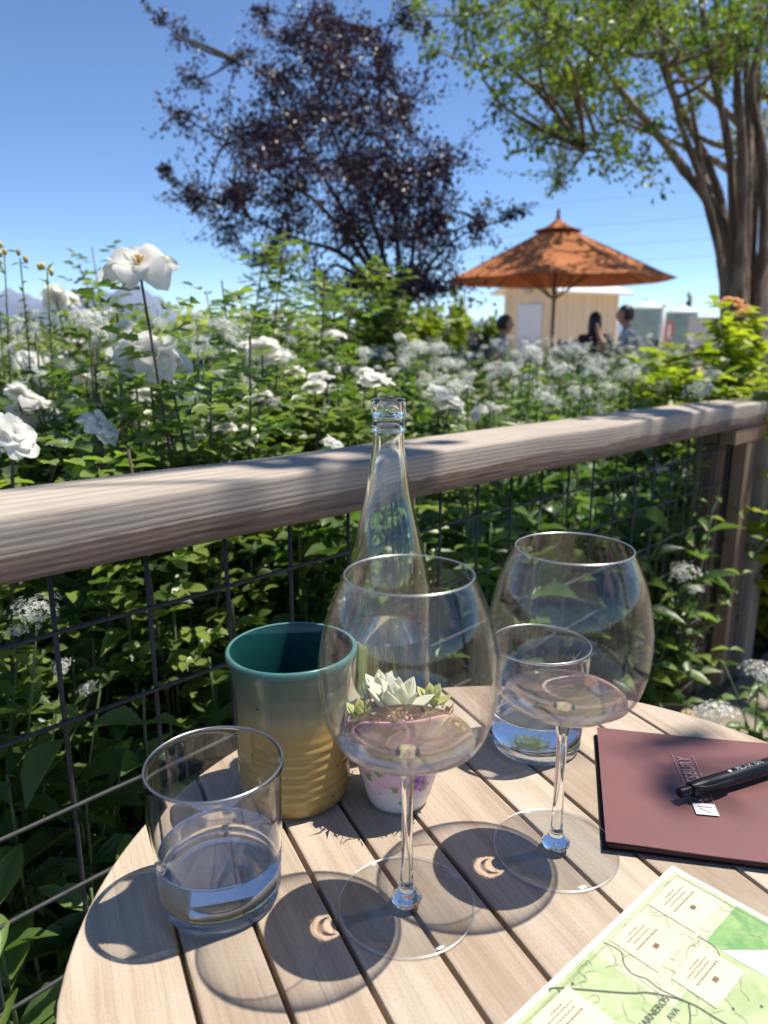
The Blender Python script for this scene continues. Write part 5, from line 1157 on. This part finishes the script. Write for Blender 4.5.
def head_vf(c, yaw):
    V, F = ico(4, 1, 1, 1); x, y, z = V.T                       # face looks to +x
    W = np.stack([x*.098, y*.076, z*.118], 1)
    W[:, 0] += np.where(z < 0, -.012*z*0, 0); jaw = np.clip(-z-.2, 0, 1); W[:, 1] *= 1-.28*jaw; W[:, 0] += .012*jaw*(x > 0)
    nose = np.exp(-((z+.05)/.16)**2-(y/.14)**2)*(x > 0); W[:, 0] += .026*nose*np.clip(x, 0, 1)
    brow = np.exp(-((z-.2)/.1)**2)*(x > .5); W[:, 0] += .004*brow
    for s in (-1, 1): W[:, 0] -= .010*np.exp(-((z-.1)/.09)**2-((y-s*.38)/.16)**2)*(x > 0)
    W[:, 0] -= .005*np.exp(-((z+.38)/.04)**2-(y/.3)**2)*(x > 0)
    for s in (-1, 1): e = np.exp(-((z+.02)/.25)**2-((x+.05)/.14)**2)*(s*y > 0); W[:, 1] += s*.014*e
    ca, sa = math.cos(yaw), math.sin(yaw); W = np.stack([W[:, 0]*ca-W[:, 1]*sa, W[:, 0]*sa+W[:, 1]*ca, W[:, 2]], 1); return W+np.array(c), F
def person(label, px, yhead, zc, yaw, shirt, hair_long=False, hand_up=False, lean=.05):
    top = at(px, yhead, zc); sh_ = float(top[2]); root = thing('person', label, 'person', (top[0], top[1], .15)); ca, sa = math.cos(yaw), math.sin(yaw)
    def Lc(f, s, z): return np.array([f*ca-s*sa, f*sa+s*ca, z])
    H = sh_-.15; hc = H-.115; ne = hc-.15; shd = ne-.075; sit = .46
    J = dict(pel=Lc(-.10, 0, sit+.10), spn=Lc(-.09, 0, sit+.28), che=Lc(-.06+lean*.4, 0, shd-.07), nk=Lc(-.04+lean, 0, ne-.02), hd=Lc(-.02+lean, 0, hc-.04))
    pts = [J['pel'], J['spn'], J['che'], J['nk'], J['hd']]; rad = [(.15, .11), (.14, .10), (.16, .105), .056, .06]; ed = [(0, 1), (1, 2), (2, 3), (3, 4)]
    for s in (-1, 1):
        up_ = hand_up and s == 1
        a = [Lc(-.04+lean*.8, s*.17, shd), Lc(.04+lean, s*.23, shd-.27), Lc(.28+lean, s*.12, shd-.28), Lc(.36+lean, s*.08, shd-.27)]
        if up_: a = [Lc(-.03+lean*.8, s*.17, shd), Lc(.16+lean, s*.22, shd-.24), Lc(.30+lean, s*.10, shd-.03), Lc(.32+lean, s*.07, shd+.06)]
        b0 = len(pts); pts += a; rad += [.062, .045, .034, .030]; ed += [(2, b0), (b0, b0+1), (b0+1, b0+2), (b0+2, b0+3)]
        hnd = a[3]; dr_ = unit(a[3]-a[2])
        for q in range(4):
            off = Lc(0, (q-1.5)*.021, 0); k = len(pts); pts += [hnd+dr_*.045+off, hnd+dr_*(.075+.008*(q in (1, 2)))+off+Lc(0, 0, -.012), hnd+dr_*(.09)+off+Lc(0, 0, -.03)]; rad += [.012, .009, .008]; ed += [(b0+3, k), (k, k+1), (k+1, k+2)]
        k = len(pts); pts += [hnd+dr_*.02+Lc(0, -s*.035, .005), hnd+dr_*.055+Lc(0, -s*.045, .0)]; rad += [.011, .009]; ed += [(b0+3, k), (k, k+1)]
        l0 = len(pts); pts += [Lc(-.06, s*.09, sit+.06), Lc(.36, s*.12, sit+.04), Lc(.34, s*.12, .10), Lc(.44, s*.13, .045)]; rad += [.09, .062, .045, .038]; ed += [(0, l0), (l0, l0+1), (l0+1, l0+2), (l0+2, l0+3)]
    me = skin_mesh('person_body', pts, ed, rad, 2); hv, hf = head_vf(J['hd']+Lc(.015, 0, .045), yaw)
    n = len(me.vertices); bm = bmesh.new(); bm.from_mesh(me); vs = [bm.verts.new(v) for v in hv]
    for f in hf: bm.faces.new([vs[i] for i in f]).smooth = True
    bm.to_mesh(me); bm.free(); me.materials.clear(); me.materials.append(M['skin']); link('body', me, None, root)
    P5 = [pts[i] for i in (0, 1, 2)]+[J['nk']-np.array([0, 0, .015])]; E5 = [(0, 1), (1, 2), (2, 3)]; R5 = [(.165, .125), (.155, .115), (.172, .118), .066]
    for b0 in (5, 5+4+14+4):
        k = len(P5); P5 += [pts[b0], pts[b0+1], pts[b0+1]*.6+pts[b0+2]*.4]; R5 += [.074, .060, .054]; E5 += [(2, k), (k, k+1), (k+1, k+2)]
    sm = skin_mesh('shirt', P5, E5, R5, 2); sm.materials.append(shirt); link('shirt', sm, None, root)
    P6 = [pts[0]]; E6 = []; R6 = [(.165, .12)]
    for b0 in (5+4+14, 5+4+14+4+4+14):
        k = len(P6); P6 += [pts[b0], pts[b0+1], pts[b0+2]]; R6 += [.10, .074, .058]; E6 += [(0, k), (k, k+1), (k+1, k+2)]
    tm = skin_mesh('trousers', P6, E6, R6, 2); tm.materials.append(M['denim']); link('trousers', tm, None, root)
    V, F = ico(4, 1, 1, 1); x, y, z = V.T; keep = lambda c: (c[0] < .30 and c[2] > -.55) or c[2] > .52
    Wv = np.stack([x*.108-.008, y*.088, z*.124+.008], 1)+.003*np.sin(V*23)[:, [1, 2, 0]]; 
    if hair_long: dn = np.clip(-(z-.1), 0, 1)*(x < .35); Wv[:, 2] -= dn*.20; Wv[:, 1] *= 1+.25*dn; Wv[:, 0] -= .02*dn
    Wv = np.stack([Wv[:, 0]*ca-Wv[:, 1]*sa, Wv[:, 0]*sa+Wv[:, 1]*ca, Wv[:, 2]], 1)+J['hd']+Lc(.015, 0, .045)
    F = [f for f in F if keep(V[list(f)].mean(0)) or (hair_long and V[list(f)].mean(0)[0] < .3)]; g = G(); g.add(Wv, F); g.build('hair', M['hair'], root); return root
M['denim'] = plain('dark_trousers', (.03, .035, .05), .8); M['blue_shirt'] = plain('blue_shirt', (.075, .11, .21), .85); M['white_shirt'] = plain('pale_shirt', (.55, .55, .55), .85); M['wine_shirt'] = plain('maroon_top', (.10, .025, .03), .85); M['black_shirt'] = plain('black_shirt', (.02, .02, .024), .85)
person('dark haired man in a blue shirt facing left with a raised hand under the umbrella', 632, 306, 9.2, PI-.15, M['blue_shirt'], False, True, .08)
person('long haired person in a maroon top seated facing away, left of the blue shirt', 596, 313, 9.9, PI*.45, M['wine_shirt'], True)
person('dark haired person in a pale shirt seated left of the shed door, facing right', 502, 316, 9.6, -.1, M['white_shirt'])
person('person in black seated farthest left, seen from behind', 461, 308, 9.0, PI*.55, M['black_shirt'])
def chair(label, x, y, rz):
    t = thing('patio_chair', label, 'chair', (x, y, .15), rz, 'dark chairs under the umbrella'); bevel_box('seat', (-.22, -.22, .40), (.22, .22, .44), M['black'], t, .01); bevel_box('backrest', (-.235, -.21, .50), (-.20, .21, .92), M['black'], t, .01)
    for a in (-1, 1):
        for b_ in (-1, 1): g = G(); g.add(*tube_vf([(a*.2, b_*.2, 0), (a*.2, b_*.2, .398 if a > 0 else .60)], .014, 8)); g.build('leg', M['black'], t)
    return t
for o in [o for o in COL.objects if o.name.startswith('person') and o.parent is None]:
    lb = {'man': 0}; x, y, _ = o.location
    lab = o['label']; yaw = PI-.15 if 'blue' in lab and 'raised' in lab else PI*.45 if 'maroon' in lab else -.1 if 'pale' in lab else PI*.55
    who = 'man in the blue shirt' if 'raised' in lab else 'long haired person' if 'maroon' in lab else 'person in the pale shirt' if 'pale' in lab else 'person in black'
    chair('dark patio chair under the '+who, x-.08*math.cos(yaw), y-.08*math.sin(yaw), yaw)
e_ = at(556, 352, 9.6); chair('empty dark patio chair in front of the umbrella pole', e_[0], e_[1], 2.2)
ptab = thing('patio_dining_table', 'round dark table under the rust orange umbrella', 'table', (uc[0]+.15, uc[1]-.9, .15)); link('tabletop', lathe_mesh('tabletop', [(0, .70), (.55, .70), (.56, .71), (.56, .73), (.55, .74), (0, .74)], M['umb_wood'], 48), None, ptab)
for i in range(3):
    a = i*2*PI/3; g = G(); g.add(*tube_vf([(.1*math.cos(a), .1*math.sin(a), .699), (.4*math.cos(a), .4*math.sin(a), 0)], .02, 8)); g.build('leg', M['umb_wood'], ptab)
